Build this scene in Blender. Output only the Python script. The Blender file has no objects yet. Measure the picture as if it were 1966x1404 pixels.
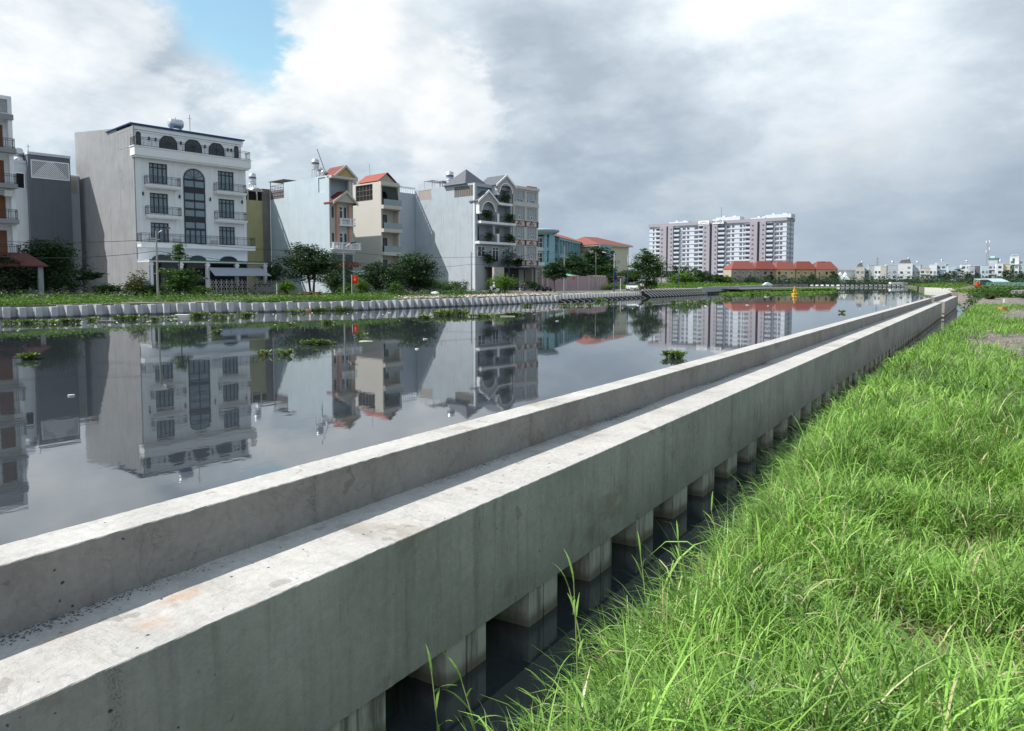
import bpy, bmesh, math, random
import numpy as np
from mathutils import Vector, Matrix
from mathutils.geometry import tessellate_polygon
R = math.radians
sc = bpy.context.scene
col = sc.collection
# ------------------------------------------------------------------ camera
YAW, PITCH, CAMH = R(33.844), R(3.48), 2.7          # world: quay wall runs along +Y, water level z = 0
cam_d = bpy.data.cameras.new('camera'); cam = bpy.data.objects.new('camera', cam_d); col.objects.link(cam)
cam.location = (0, 0, CAMH); cam.rotation_euler = (R(90) - PITCH, 0, YAW)
cam_d.sensor_fit = 'HORIZONTAL'; cam_d.sensor_width = 36; cam_d.lens = 36 * 1365 / 1966
cam_d.shift_y = -78 / 1966; cam_d.clip_start = .05; cam_d.clip_end = 20000
sc.camera = cam
# ------------------------------------------------------------------ sun and sky
SUN = Vector((-.70, -.53, 1.0)).normalized()          # towards the sun
sl = bpy.data.lights.new('sun', 'SUN'); sl.energy = 5.0; sl.angle = R(.55); sl.color = (1, .968, .925)
so = bpy.data.objects.new('sun', sl); col.objects.link(so); so.location = (-40, -30, 60)
so.rotation_euler = SUN.to_track_quat('Z', 'Y').to_euler()
wd = bpy.data.worlds.new('World'); sc.world = wd; wd.use_nodes = True
wt = wd.node_tree; wt.nodes.clear()
class NT:
    """small node-tree writer"""
    def __init__(s, t): s.t = t
    def n(s, kind, **kw):
        o = s.t.nodes.new(kind)
        for k, v in kw.items(): setattr(o, k, v)
        return o
    def put(s, sock, v):
        if hasattr(v, 'is_output'): s.t.links.new(v, sock)
        elif isinstance(v, (tuple, list)) and len(v) == 3 and sock.type == 'RGBA': sock.default_value = (*v, 1)
        else: sock.default_value = v
    def m(s, op, a, b=None, c=None, clamp=False):
        o = s.n('ShaderNodeMath', operation=op, use_clamp=clamp)
        for i, v in enumerate((a, b, c)):
            if v is not None: s.put(o.inputs[i], v)
        return o.outputs[0]
    def vm(s, op, a, b=None, out=0):
        o = s.n('ShaderNodeVectorMath', operation=op); s.put(o.inputs[0], a)
        if b is not None: s.put(o.inputs[1], b)
        return o.outputs[out]
    def ss(s, x, lo, hi, a=0., b=1.):
        o = s.n('ShaderNodeMapRange', interpolation_type='SMOOTHSTEP')
        for i, v in zip((0, 1, 2, 3, 4), (x, lo, hi, a, b)): s.put(o.inputs[i], v)
        return o.outputs[0]
    def mix(s, f, a, b, mode='MIX'):
        o = s.n('ShaderNodeMix', data_type='RGBA', blend_type=mode)
        s.put(o.inputs[0], f); s.put(o.inputs[6], a); s.put(o.inputs[7], b)
        return o.outputs[2]
    def noise(s, vec, scale, detail=4, rough=.55, dist=0., out=0):
        o = s.n('ShaderNodeTexNoise'); s.put(o.inputs['Vector'], vec)
        o.inputs['Scale'].default_value = scale; o.inputs['Detail'].default_value = detail
        o.inputs['Roughness'].default_value = rough; o.inputs['Distortion'].default_value = dist
        return o.outputs[out]
    def comb(s, x, y, z):
        o = s.n('ShaderNodeCombineXYZ')
        for i, v in enumerate((x, y, z)): s.put(o.inputs[i], v)
        return o.outputs[0]
    def sep(s, v):
        o = s.n('ShaderNodeSeparateXYZ'); s.put(o.inputs[0], v); return o.outputs
def view_dir(u, v):                                   # direction of a spot of the sky, photo pixels
    F = Vector((-math.sin(YAW) * math.cos(PITCH), math.cos(YAW) * math.cos(PITCH), -math.sin(PITCH)))
    r = Vector((math.cos(YAW), math.sin(YAW), 0)); U = r.cross(F)
    return (F + r * ((u - 983) / 1365) - U * ((v - 624) / 1365)).normalized()
def build_sky():
    k = NT(wt)
    d = k.n('ShaderNodeTexCoord').outputs['Generated']
    d = k.vm('NORMALIZE', d)
    x, y, z = k.sep(d)
    zc = k.m('ADD', k.m('MAXIMUM', z, 0.), .16)
    p = k.comb(k.m('DIVIDE', x, zc), k.m('DIVIDE', y, zc), 0.)
    sky = k.n('ShaderNodeTexSky', sky_type='NISHITA', sun_disc=False)
    sky.sun_elevation = math.asin(SUN.z); sky.sun_rotation = math.atan2(SUN.x, SUN.y)
    sky.air_density = 1.1; sky.dust_density = .6; sky.ozone_density = 1.5
    blue = k.mix(1., sky.outputs[0], (.16, .185, .16), 'MULTIPLY')
    # cloud coordinates: a curved deck, so shapes flatten towards the horizon without smearing
    zc2 = k.m('ADD', k.m('MAXIMUM', z, 0.), .42)
    p2 = k.comb(k.m('DIVIDE', x, zc2), k.m('DIVIDE', y, zc2), k.m('MULTIPLY', z, 1.2))
    big = k.noise(p2, 1.15, 4, .5, .25)
    mid = k.noise(k.vm('ADD', p2, (3.1, 7.7, 1.3)), 2.6, 8, .55, .18)
    fine = k.noise(k.vm('ADD', p2, (9.1, 2.7, 5.3)), 7.5, 7, .6, .1)
    def lobe(u, v, r0, r1):
        dd = k.vm('LENGTH', k.vm('SUBTRACT', d, tuple(view_dir(u, v))), out=1)
        return k.ss(k.m('ADD', dd, k.m('MULTIPLY', k.m('SUBTRACT', mid, .5), .28)), r0, r1, 1., 0.)
    # the opening in the cloud deck, with a ragged edge
    g0 = view_dir(432, 5); q = k.vm('SUBTRACT', d, tuple(g0))
    qa = k.vm('DOT_PRODUCT', q, tuple(g0.cross(Vector((0, 0, 1))).normalized()), out=1)
    qz = k.sep(q)[2]
    slant = k.m('ADD', qa, k.m('MULTIPLY', qz, .75))
    dist = k.m('SQRT', k.m('ADD', k.m('POWER', k.m('MULTIPLY', slant, 1.25), 2.), k.m('POWER', k.m('MULTIPLY', qz, 1.05), 2.)))
    ed = k.m('ADD', dist, k.m('ADD', k.m('MULTIPLY', k.m('SUBTRACT', mid, .5), .20), k.m('MULTIPLY', k.m('SUBTRACT', fine, .5), .12)))
    gap = k.ss(ed, .04, .135, .95, 0.)
    gap2 = k.ss(k.m('ADD', big, k.m('MULTIPLY', k.m('SUBTRACT', mid, .5), .6)), .40, .60, .85, 0.)
    gap = k.m('MAXIMUM', gap, k.m('MULTIPLY', gap2, k.ss(z, .36, .55)))
    # how much light the cloud lets through: brighter towards the sun side, grey bellies elsewhere
    side = k.vm('DOT_PRODUCT', d, (-.89, -.45, 0), out=1)
    base = k.m('ADD', k.m('MULTIPLY', side, .24), .60)
    lump = k.m('ADD', k.m('MULTIPLY', k.m('SUBTRACT', mid, .5), 1.5), k.m('MULTIPLY', k.m('SUBTRACT', big, .5), .8))
    lump = k.m('ADD', lump, k.m('MULTIPLY', k.m('SUBTRACT', fine, .5), .5))
    t = k.m('ADD', base, lump)
    for u, v, r0, r1, w in ((690, 120, .02, .30, .16), (1560, 330, .02, .24, .16), (1850, 260, .02, .20, .10), (1500, 20, .05, .30, .20), (1150, 200, .03, .28, -.20), (1000, 290, .02, .20, -.10), (1450, 240, .02, .22, -.08), (60, 300, .02, .3, -.16), (380, 330, .02, .22, -.14), (230, 170, .01, .16, -.14), (40, 90, .01, .12, -.12)):
        t = k.m('ADD', t, k.m('MULTIPLY', lobe(u, v, r0, r1), w))
    t = k.m('ADD', t, 0., clamp=True)
    ramp = k.n('ShaderNodeValToRGB'); k.put(ramp.inputs[0], t)
    e = ramp.color_ramp.elements
    e[0].position = .05; e[0].color = (.315, .365, .43, 1); e[1].position = 1.; e[1].color = (.97, .99, 1., 1)
    for ps, c in ((.35, (.42, .495, .58)), (.6, (.585, .665, .74)), (.8, (.78, .85, .905))):
        a = e.new(ps); a.color = (*c, 1)
    cloud = k.mix(gap, ramp.outputs[0], blue)
    # cumulus heads in front of the deck: firm edges, lit from the sun side
    xf = k.noise(k.vm('ADD', p2, (1.7, 4.4, 2.2)), 19., 6, .6)
    off = k.vm('ADD', p2, (3.1 - .045, 7.7 - .03, 1.3 + .05)); mid_s = k.noise(off, 2.6, 8, .55, .18)
    relief = k.m('MULTIPLY', k.m('SUBTRACT', mid, mid_s), 3.2)
    def heads(cs):
        f = None
        for u, v, r_ in cs:
            q_ = k.m('SUBTRACT', r_, k.vm('LENGTH', k.vm('SUBTRACT', d, tuple(view_dir(u, v))), out=1)); f = q_ if f is None else k.m('MAXIMUM', f, q_)
        f = k.m('ADD', f, k.m('MULTIPLY', k.m('SUBTRACT', mid, .5), .26)); f = k.m('ADD', f, k.m('MULTIPLY', k.m('SUBTRACT', fine, .5), .17))
        return k.m('ADD', f, k.m('MULTIPLY', k.m('SUBTRACT', xf, .5), .07))
    for cs, lo, hi, wide, op in ((((705, 120, .135), (610, 215, .085), (820, 190, .10), (590, 60, .055), (500, 270, .06)), (.60, .67, .73), (.99, 1., 1.), .045, .95), (((170, 60, .12), (50, 30, .11), (300, 165, .075), (60, 170, .08)), (.50, .57, .64), (.93, .96, .98), .055, .85), (((1530, 325, .035), (1650, 345, .05), (1270, 370, .03), (1890, 245, .05), (1800, 330, .03)), (.46, .53, .60), (.74, .80, .84), .07, .6)):
        f = heads(cs); lit = k.m('ADD', k.m('ADD', .52, relief), k.m('MULTIPLY', f, 1.9), clamp=True)
        cloud = k.mix(k.m('MULTIPLY', k.ss(f, 0., wide), op), cloud, k.mix(lit, lo, hi))
    low = k.ss(z, .0, .30, .72, 0.)                    # distant haze above the horizon
    low = k.m('MULTIPLY', low, k.m('ADD', .6, k.m('MULTIPLY', mid, .6)), clamp=True)
    hz = k.mix(k.ss(side, -.25, .75), (.28, .36, .455), (.53, .645, .73))
    c = k.mix(low, cloud, hz)
    ground = k.ss(z, -.02, 0., 1., 0.)
    c = k.mix(ground, c, (.16, .17, .16))
    bg = k.n('ShaderNodeBackground'); k.put(bg.inputs[0], c); bg.inputs[1].default_value = 1.
    out = k.n('ShaderNodeOutputWorld'); wt.links.new(bg.outputs[0], out.inputs[0])
build_sky()
sc.view_settings.view_transform = 'Standard'; sc.view_settings.look = 'None'
sc.view_settings.exposure = .16; sc.view_settings.gamma = 1
# ------------------------------------------------------------------ helpers
def P(u, Z, z=0.):
    """world point in photo column u at depth Z metres"""
    t = (u - 983) / 1365
    return Vector((-math.sin(YAW) * Z + math.cos(YAW) * t * Z, math.cos(YAW) * Z + math.sin(YAW) * t * Z, z))
def HZ(v, Z): return CAMH - (v - 541) * Z / 1365       # height that shows at photo row v at depth Z
MATS = {}
def mat(name, c, rough=.8, var=.10, scale=1.2, bump=0., spec=.3, streak=0., dirt=0., metal=0., fine=0.):
    if name in MATS: return MATS[name]
    m = bpy.data.materials.new(name); m.use_nodes = True; k = NT(m.node_tree)
    b = m.node_tree.nodes['Principled BSDF']
    b.inputs['Roughness'].default_value = rough; b.inputs['Specular IOR Level'].default_value = spec
    b.inputs['Metallic'].default_value = metal
    pos = k.n('ShaderNodeNewGeometry').outputs['Position']
    n1 = k.noise(pos, scale, 6, .6)
    f = k.m('ADD', k.m('MULTIPLY', k.m('SUBTRACT', n1, .5), var * 4), 1.)
    if fine: f = k.m('ADD', f, k.m('MULTIPLY', k.m('SUBTRACT', k.noise(pos, scale * 14, 4, .7), .5), fine * 3))
    if streak:
        sv = k.vm('MULTIPLY', pos, (2.2, 2.2, .10))
        f = k.m('SUBTRACT', f, k.m('MULTIPLY', k.ss(k.noise(sv, 1.6, 6, .65), .5, .78), streak))
    if dirt:
        f = k.m('SUBTRACT', f, k.m('MULTIPLY', k.ss(k.noise(pos, scale * .35, 8, .68), .56, .74), dirt))
    c4 = k.mix(1., (*c,), k.comb(f, f, f), 'MULTIPLY')
    k.put(b.inputs['Base Color'], c4)
    if bump:
        bn = k.n('ShaderNodeBump'); bn.inputs['Strength'].default_value = bump; bn.inputs['Distance'].default_value = .02
        k.put(bn.inputs['Height'], k.noise(pos, scale * 8, 6, .65)); k.put(b.inputs['Normal'], bn.outputs[0])
    MATS[name] = m; return m
def leafmat(name, c1, c2, trans=.3, rough=.55, c3=None, patch=.25):
    if name in MATS: return MATS[name]
    m = bpy.data.materials.new(name); m.use_nodes = True; k = NT(m.node_tree); m.node_tree.nodes.clear()
    g = k.n('ShaderNodeNewGeometry'); r = g.outputs['Random Per Island']
    pt = k.ss(k.noise(g.outputs['Position'], patch, 3), .35, .65)
    f = k.m('ADD', k.m('MULTIPLY', r, .65), k.m('MULTIPLY', pt, .4), clamp=True)
    c = k.mix(f, c1, c2)
    if c3: c = k.mix(k.ss(k.m('FRACT', k.m('MULTIPLY', r, 7.31)), .93, .95), c, c3)
    d = k.n('ShaderNodeBsdfPrincipled'); k.put(d.inputs['Base Color'], c); d.inputs['Roughness'].default_value = rough
    d.inputs['Specular IOR Level'].default_value = .25
    tr = k.n('ShaderNodeBsdfTranslucent'); k.put(tr.inputs[0], k.mix(1., c, (1.05, 1.15, .62), 'MULTIPLY'))
    mx = k.n('ShaderNodeMixShader'); mx.inputs[0].default_value = trans
    m.node_tree.links.new(d.outputs[0], mx.inputs[1]); m.node_tree.links.new(tr.outputs[0], mx.inputs[2])
    o = k.n('ShaderNodeOutputMaterial'); m.node_tree.links.new(mx.outputs[0], o.inputs[0])
    MATS[name] = m; return m
def tag(o, label=None, cat=None, group=None, kind=None):
    for a, v in (('label', label), ('category', cat), ('group', group), ('kind', kind)):
        if v: o[a] = v
    return o
def empty(name, loc, rz=0., label=None, cat=None, group=None):
    o = bpy.data.objects.new(name, None); col.objects.link(o); o.location = loc; o.rotation_euler = (0, 0, rz)
    o.empty_display_size = .2
    return tag(o, label, cat, group)
def obj(name, me, parent=None):
    o = bpy.data.objects.new(name, me); col.objects.link(o); o.parent = parent; return o
class MB:
    def __init__(s): s.v = []; s.f = []
    def add(s, vs, fs):
        b = len(s.v); s.v += [tuple(p) for p in vs]; s.f += [tuple(i + b for i in q) for q in fs]; return s
    def box(s, x0, x1, y0, y1, z0, z1):
        return s.add([(x, y, z) for z in (z0, z1) for y in (y0, y1) for x in (x0, x1)],
                     [(0, 2, 3, 1), (4, 5, 7, 6), (0, 1, 5, 4), (2, 6, 7, 3), (0, 4, 6, 2), (1, 3, 7, 5)])
    def poly(s, pts): return s.add(pts, [tuple(range(len(pts)))])
    def prism(s, pts, y0, y1, axis='y'):               # outline in (x,z) pushed along y, or (y,z) along x, or (x,y) along z
        n = len(pts)
        mk = {'y': lambda a, b, t: (a, t, b), 'x': lambda a, b, t: (t, a, b), 'z': lambda a, b, t: (a, b, t)}[axis]
        vs = [mk(a, b, y0) for a, b in pts] + [mk(a, b, y1) for a, b in pts]
        tri = tessellate_polygon([[Vector((a, b, 0)) for a, b in pts]])
        fs = [tuple(t) for t in tri] + [tuple(i + n for i in reversed(t)) for t in tri]
        fs += [(i, (i + 1) % n, (i + 1) % n + n, i + n) for i in range(n)]
        return s.add(vs, fs)
    def ring(s, outer, inner, y0, y1):                 # band between two outlines of equal count, open ends
        n = len(outer)
        for i in range(n - 1):
            q = [outer[i], outer[i + 1], inner[i + 1], inner[i]]
            s.add([(a, y0, b) for a, b in q] + [(a, y1, b) for a, b in q],
                  [(0, 1, 2, 3), (7, 6, 5, 4), (0, 4, 5, 1), (1, 5, 6, 2), (2, 6, 7, 3), (3, 7, 4, 0)])
        return s
    def tube(s, path, r, n=6, caps=True):
        path = [Vector(p) for p in path]; m = len(path)
        rr = r if isinstance(r, (list, tuple)) else [r] * m
        vs = []
        for i, p in enumerate(path):
            d = (path[min(i + 1, m - 1)] - path[max(i - 1, 0)]).normalized()
            a = d.cross(Vector((0, 0, 1)) if abs(d.z) < .95 else Vector((1, 0, 0))).normalized(); b = d.cross(a)
            vs += [p + (a * math.cos(t) + b * math.sin(t)) * rr[i] for t in [2 * math.pi * j / n for j in range(n)]]
        fs = [(i * n + j, i * n + (j + 1) % n, (i + 1) * n + (j + 1) % n, (i + 1) * n + j) for i in range(m - 1) for j in range(n)]
        if caps: fs += [tuple(range(n - 1, -1, -1)), tuple((m - 1) * n + j for j in range(n))]
        return s.add(vs, fs)
    def lathe(s, prof, n=14, c=(0, 0, 0), axis='z'):
        vs = []
        for r, h in prof:
            for j in range(n):
                t = 2 * math.pi * j / n; a, b = r * math.cos(t), r * math.sin(t)
                vs.append((c[0] + a, c[1] + b, c[2] + h) if axis == 'z' else ((c[0] + h, c[1] + a, c[2] + b) if axis == 'x' else (c[0] + a, c[1] + h, c[2] + b)))
        m = len(prof)
        fs = [(i * n + j, i * n + (j + 1) % n, (i + 1) * n + (j + 1) % n, (i + 1) * n + j) for i in range(m - 1) for j in range(n)]
        fs += [tuple(range(n - 1, -1, -1)), tuple((m - 1) * n + j for j in range(n))]
        return s.add(vs, fs)
    def panel(s, ax, pos, a0, a1, z0, z1, holes=(), out=-1):
        """wall face in plane ax = pos with openings (a0,a1,z0,z1,depth,closed); depth goes inwards (-out)"""
        A = sorted({a0, a1, *[h[0] for h in holes], *[h[1] for h in holes]}); Z = sorted({z0, z1, *[h[2] for h in holes], *[h[3] for h in holes]})
        pt = (lambda a, z, d=0.: (a, pos - out * d, z)) if ax == 'y' else (lambda a, z, d=0.: (pos - out * d, a, z))
        for i in range(len(A) - 1):
            for j in range(len(Z) - 1):
                cx, cz = (A[i] + A[i + 1]) / 2, (Z[j] + Z[j + 1]) / 2
                if not any(h[0] < cx < h[1] and h[2] < cz < h[3] for h in holes):
                    s.poly([pt(A[i], Z[j]), pt(A[i + 1], Z[j]), pt(A[i + 1], Z[j + 1]), pt(A[i], Z[j + 1])])
        for h in holes:
            d = h[4] if len(h) > 4 else .25
            q = [(h[0], h[2]), (h[1], h[2]), (h[1], h[3]), (h[0], h[3])]
            for i in range(4):
                a, b = q[i], q[(i + 1) % 4]; s.poly([pt(*a), pt(*b), pt(*b, d), pt(*a, d)])
            if len(h) > 5 and h[5]: s.poly([pt(*c, d) for c in q])
        return s
    def mesh(s, name):
        me = bpy.data.meshes.new(name); me.from_pydata(s.v, [], s.f); me.update()
        bm = bmesh.new(); bm.from_mesh(me); bmesh.ops.recalc_face_normals(bm, faces=bm.faces); bm.to_mesh(me); bm.free()
        return me
    def build(s, name, m, parent=None, smooth=False):
        me = s.mesh(name); me.materials.append(m)
        if smooth: me.polygons.foreach_set('use_smooth', [True] * len(me.polygons))
        return obj(name, me, parent)
def mesh_np(name, v, f, m):
    """v (N,3), f (M,k) arrays"""
    me = bpy.data.meshes.new(name); n, k = f.shape
    me.vertices.add(len(v)); me.vertices.foreach_set('co', v.astype(np.float32).ravel())
    me.loops.add(n * k); me.loops.foreach_set('vertex_index', f.astype(np.int32).ravel())
    me.polygons.add(n); me.polygons.foreach_set('loop_start', np.arange(0, n * k, k, dtype=np.int32))
    me.update(calc_edges=True); me.validate(); me.materials.append(m); return me
def arc(cx, cz, r, a0, a1, n, rz=None):
    rz = r if rz is None else rz
    return [(cx + r * math.cos(R(a0 + (a1 - a0) * i / n)), cz + rz * math.sin(R(a0 + (a1 - a0) * i / n))) for i in range(n + 1)]
def copy_tree(o, parent=None):
    c = o.copy(); col.objects.link(c); c.parent = parent
    for ch in o.children: copy_tree(ch, c)
    return c
def smooth_noise(x, y, s=0):
    return (math.sin(x * 1.7 + s) * math.cos(y * 1.3 - s * 2) + math.sin(x * .61 - y * .83 + s * 3) + .5 * math.sin(x * 3.9 + y * 3.1 + s)) / 2.5
# ------------------------------------------------------------------ palette
white = mat('white_paint', (.82, .84, .86), .6, .05, .8, dirt=.12, streak=.10)
whitetrim = mat('white_trim', (.84, .85, .86), .55, .03)
cement = mat('bare_cement_render', (.305, .308, .318), .9, .12, .5, .2, streak=.34, dirt=.36)
darkgrey = mat('dark_grey_render', (.135, .145, .17), .9, .06, .6, .15, streak=.15)
palewall = mat('pale_wall', (.60, .64, .68), .85, .05, .6, .1, streak=.15)
skywall = mat('light_blue_wall', (.51, .585, .63), .85, .06, .5, .15, streak=.22, dirt=.12)
beige = mat('cream_wall', (.58, .545, .49), .85, .03, .5, .1, streak=.06)
greywall = mat('blue_grey_wall', (.425, .47, .51), .88, .08, .5, .2, streak=.26, dirt=.22)
olive = mat('olive_wall', (.37, .345, .18), .85, .08, .6, .1, streak=.2, dirt=.15)
brownwall = mat('brown_grey_wall', (.20, .18, .16), .9, .12, .8, .2, streak=.25)
tan = mat('tan_plaster', (.52, .47, .40), .85, .06, .7)
glass = mat('window_glass', (.045, .06, .07), .06, .15, .4, spec=.6)
glassblue = mat('frosted_glass', (.20, .27, .31), .12, .10, .5, spec=.6)
curtain = mat('curtained_glass', (.36, .39, .40), .2, .2, 1.6, spec=.5)
frame = mat('dark_window_frame', (.035, .042, .05), .5)
iron = mat('wrought_iron', (.05, .048, .048), .5)
steel = mat('steel_tank', (.62, .63, .64), .38, .05, metal=.75)
galv = mat('galvanised_metal', (.42, .43, .44), .45, .1, metal=.6)
redtile = mat('red_roof_tile', (.21, .055, .042), .75, .14, 2., .3, dirt=.25)
orangetile = mat('orange_roof_tile', (.30, .10, .055), .75, .10, 1.5, .3, dirt=.2)
slate = mat('slate_roof_tile', (.12, .125, .145), .7, .15, 2., .3)
blueroof = mat('blue_sheet_roof', (.03, .09, .20), .5)
wood = mat('brown_door_wood', (.19, .078, .035), .5, .2, 3.)
pinkcol = mat('salmon_column', (.58, .34, .26), .7)
maroon = mat('maroon_trim', (.20, .055, .04), .6)
green_trim = mat('green_trim', (.05, .16, .09), .6)
concrete_post = mat('pole_concrete', (.34, .33, .31), .85, .1, 2.)
black = mat('black_void', (.012, .012, .013), .9, .05)
redpaint = mat('red_cloth', (.62, .02, .015), .7, .05)
yellow = mat('yellow_paint', (.75, .52, .03), .6)
bark = mat('bark', (.13, .10, .075), .9, .2, 4., .4)
asphalt = mat('asphalt', (.16, .155, .15), .9, .12, 1.5, .2)
soil = mat('soil', (.16, .135, .11), .95, .25, 1.5, .5, fine=.2)
# quay concrete: shutter marks, bug holes and damp blotches belong to the cast surface
def quay_mat(name, c, green=0., rust=False, seams=()):
    m = bpy.data.materials.new(name); m.use_nodes = True; k = NT(m.node_tree); b = m.node_tree.nodes['Principled BSDF']
    pos = k.n('ShaderNodeNewGeometry').outputs['Position']
    f = k.m('ADD', 1., k.m('MULTIPLY', k.m('SUBTRACT', k.noise(pos, 1.4, 9, .66), .5), .75))
    f = k.m('ADD', f, k.m('MULTIPLY', k.m('SUBTRACT', k.noise(pos, 22., 6, .75), .5), .60))
    st = k.noise(k.vm('MULTIPLY', pos, (1., 9., .45)), 1.5, 7, .62)
    f = k.m('SUBTRACT', f, k.m('MULTIPLY', k.ss(st, .46, .76), .26 if green else .08))
    f = k.m('SUBTRACT', f, k.m('MULTIPLY', k.ss(k.noise(pos, .75, 8, .7, .4), .52, .70), .22))
    crack = k.ss(k.m('ABSOLUTE', k.m('SUBTRACT', k.noise(pos, 3.1, 7, .62, .8), .5)), .0, .012, 1., 0.)
    f = k.m('SUBTRACT', f, k.m('MULTIPLY', crack, .0 if green else .18))
    vo = k.n('ShaderNodeTexVoronoi'); k.put(vo.inputs['Vector'], k.vm('ADD', pos, k.vm('MULTIPLY', k.noise(pos, 40., 3, out=1), (.02, .02, .02)))); vo.inputs['Scale'].default_value = 17.
    pick = k.ss(k.sep(vo.outputs['Color'])[0], .62, .66); sz = k.m('MULTIPLY', k.sep(vo.outputs['Color'])[1], .16)
    pit = k.m('MULTIPLY', k.ss(vo.outputs['Distance'], k.m('MULTIPLY', sz, .6), k.m('ADD', sz, .03), 1., 0.), pick)
    c0 = k.mix(1., c, k.comb(f, f, f), 'MULTIPLY')
    if green: c0 = k.mix(k.m('MULTIPLY', k.ss(k.noise(pos, .9, 6, .6), .42, .66), green), c0, (.205, .212, .185))
    damp = k.ss(k.noise(k.vm('ADD', pos, (4., 2.3, 8.)), .8, 6, .64, .5), .57, .64)
    c0 = k.mix(k.m('MULTIPLY', damp, .5), c0, k.mix(1., c, (.60, .53, .44), 'MULTIPLY'))
    blot = k.ss(k.noise(k.vm('ADD', pos, (1.4, 5.3, 2.)), 4.6, 3, .5, .3), .70, .715)
    c0 = k.mix(k.m('MULTIPLY', blot, .45), c0, k.mix(1., c, (.45, .42, .36), 'MULTIPLY'))
    if rust:
        for cx, cy, sx, sy, am in ((-3.27, 1.93, 8., 5., .45), (-3.12, 1.70, 7., 6.5, .30), (-3.36, 1.45, 9., 5., .2)):
            dd = k.vm('MULTIPLY', k.vm('SUBTRACT', pos, (cx, cy, 1.15)), (sx, sy, 1.))
            rr = k.m('ADD', k.vm('LENGTH', dd, out=1), k.m('MULTIPLY', k.m('SUBTRACT', k.noise(k.vm('MULTIPLY', pos, (1., .5, 1.)), 14., 7, .75), .5), 2.4))
            c0 = k.mix(k.ss(rr, -.1, .9, am, 0.), c0, (.52, .26, .12))
    for ys in seams:                                     # honeycombed pour joints
        bd = k.ss(k.m('ABSOLUTE', k.m('SUBTRACT', k.m('ADD', k.sep(pos)[1], k.m('MULTIPLY', k.noise(pos, 5., 3), .06)), ys + .03)), .01, .055, 1., 0.)
        pit = k.m('MAXIMUM', pit, k.m('MULTIPLY', bd, k.m('MULTIPLY', k.ss(k.noise(pos, 110., 4, .7), .56, .64), .7)))
        c0 = k.mix(k.m('MULTIPLY', bd, .14), c0, (.10, .10, .10))
    c0 = k.mix(k.m('MULTIPLY', pit, .85), c0, (.03, .03, .032))
    k.put(b.inputs['Base Color'], c0); b.inputs['Roughness'].default_value = .88; b.inputs['Specular IOR Level'].default_value = .2
    bn = k.n('ShaderNodeBump'); bn.inputs['Strength'].default_value = .6; bn.inputs['Distance'].default_value = .010
    h = k.m('SUBTRACT', k.m('ADD', k.noise(pos, 30., 7, .75), k.m('MULTIPLY', k.noise(k.vm('MULTIPLY', pos, (3., 1., 1.)), 6., 5, .7), 1.2)), k.m('MULTIPLY', pit, 1.2))
    k.put(bn.inputs['Height'], h); k.put(b.inputs['Normal'], bn.outputs[0]); return m
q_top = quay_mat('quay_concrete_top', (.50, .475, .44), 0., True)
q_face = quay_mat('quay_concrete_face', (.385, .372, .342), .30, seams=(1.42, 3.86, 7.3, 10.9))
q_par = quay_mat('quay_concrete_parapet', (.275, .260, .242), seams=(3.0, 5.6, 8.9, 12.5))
def pile_mat():
    m = bpy.data.materials.new('pile_concrete'); m.use_nodes = True; k = NT(m.node_tree); b = m.node_tree.nodes['Principled BSDF']
    pos = k.n('ShaderNodeNewGeometry').outputs['Position']; z = k.sep(pos)[2]
    n = k.noise(k.vm('MULTIPLY', pos, (7., 7., .8)), 1.6, 6, .65)
    c = k.mix(k.ss(n, .45, .72), (.56, .53, .47), (.17, .155, .13))
    wet = k.ss(k.m('ADD', z, k.m('MULTIPLY', k.noise(pos, 5., 4), .14)), .10, .20, 1., 0.)    # algae tide mark
    c = k.mix(k.m('MULTIPLY', wet, .8), c, (.16, .135, .085))
    k.put(b.inputs['Base Color'], c); b.inputs['Roughness'].default_value = .8; return m
q_pile = pile_mat()
far_sheet = mat('sheet_pile_concrete', (.50, .50, .51), .85, .16, 1.2, .1, dirt=.35, streak=.35)
def tide(m, c):
    k = NT(m.node_tree); b = m.node_tree.nodes['Principled BSDF']; src = b.inputs['Base Color'].links[0].from_socket; pos = k.n('ShaderNodeNewGeometry').outputs['Position']
    w = k.ss(k.m('ADD', k.sep(pos)[2], k.m('MULTIPLY', k.noise(pos, 2.5, 4), .16)), .13, .26, .8, 0.); k.put(b.inputs['Base Color'], k.mix(w, src, c))
tide(far_sheet, (.10, .095, .075))
# ------------------------------------------------------------------ water
def water():
    m = bpy.data.materials.new('canal_water'); m.use_nodes = True; k = NT(m.node_tree); b = m.node_tree.nodes['Principled BSDF']
    pos = k.n('ShaderNodeNewGeometry').outputs['Position']
    f = k.noise(k.vm('MULTIPLY', pos, (.5, .12, 1.)), .35, 5, .6)
    k.put(b.inputs['Base Color'], k.mix(f, (.020, .024, .028), (.040, .047, .054)))
    b.inputs['Roughness'].default_value = .025; b.inputs['IOR'].default_value = 2.35; b.inputs['Specular Tint'].default_value = (.93, .98, 1., 1)
    bn = k.n('ShaderNodeBump'); bn.inputs['Strength'].default_value = .065; bn.inputs['Distance'].default_value = .02
    w1 = k.noise(k.vm('MULTIPLY', pos, (1.3, .55, 1.)), 1.3, 3, .5)
    calm = k.ss(k.noise(pos, .06, 3), .40, .62)
    k.put(bn.inputs['Height'], k.m('MULTIPLY', k.m('ADD', w1, k.m('MULTIPLY', k.noise(pos, 5.5, 2), .16)), k.m('ADD', .35, calm)))
    k.put(b.inputs['Normal'], bn.outputs[0])
    o = MB().poly([(-900, -80, 0), (60, -80, 0), (60, 520, 0), (-900, 520, 0)]).build('canal_water', m)
    tag(o, kind='structure')
water()
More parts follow.
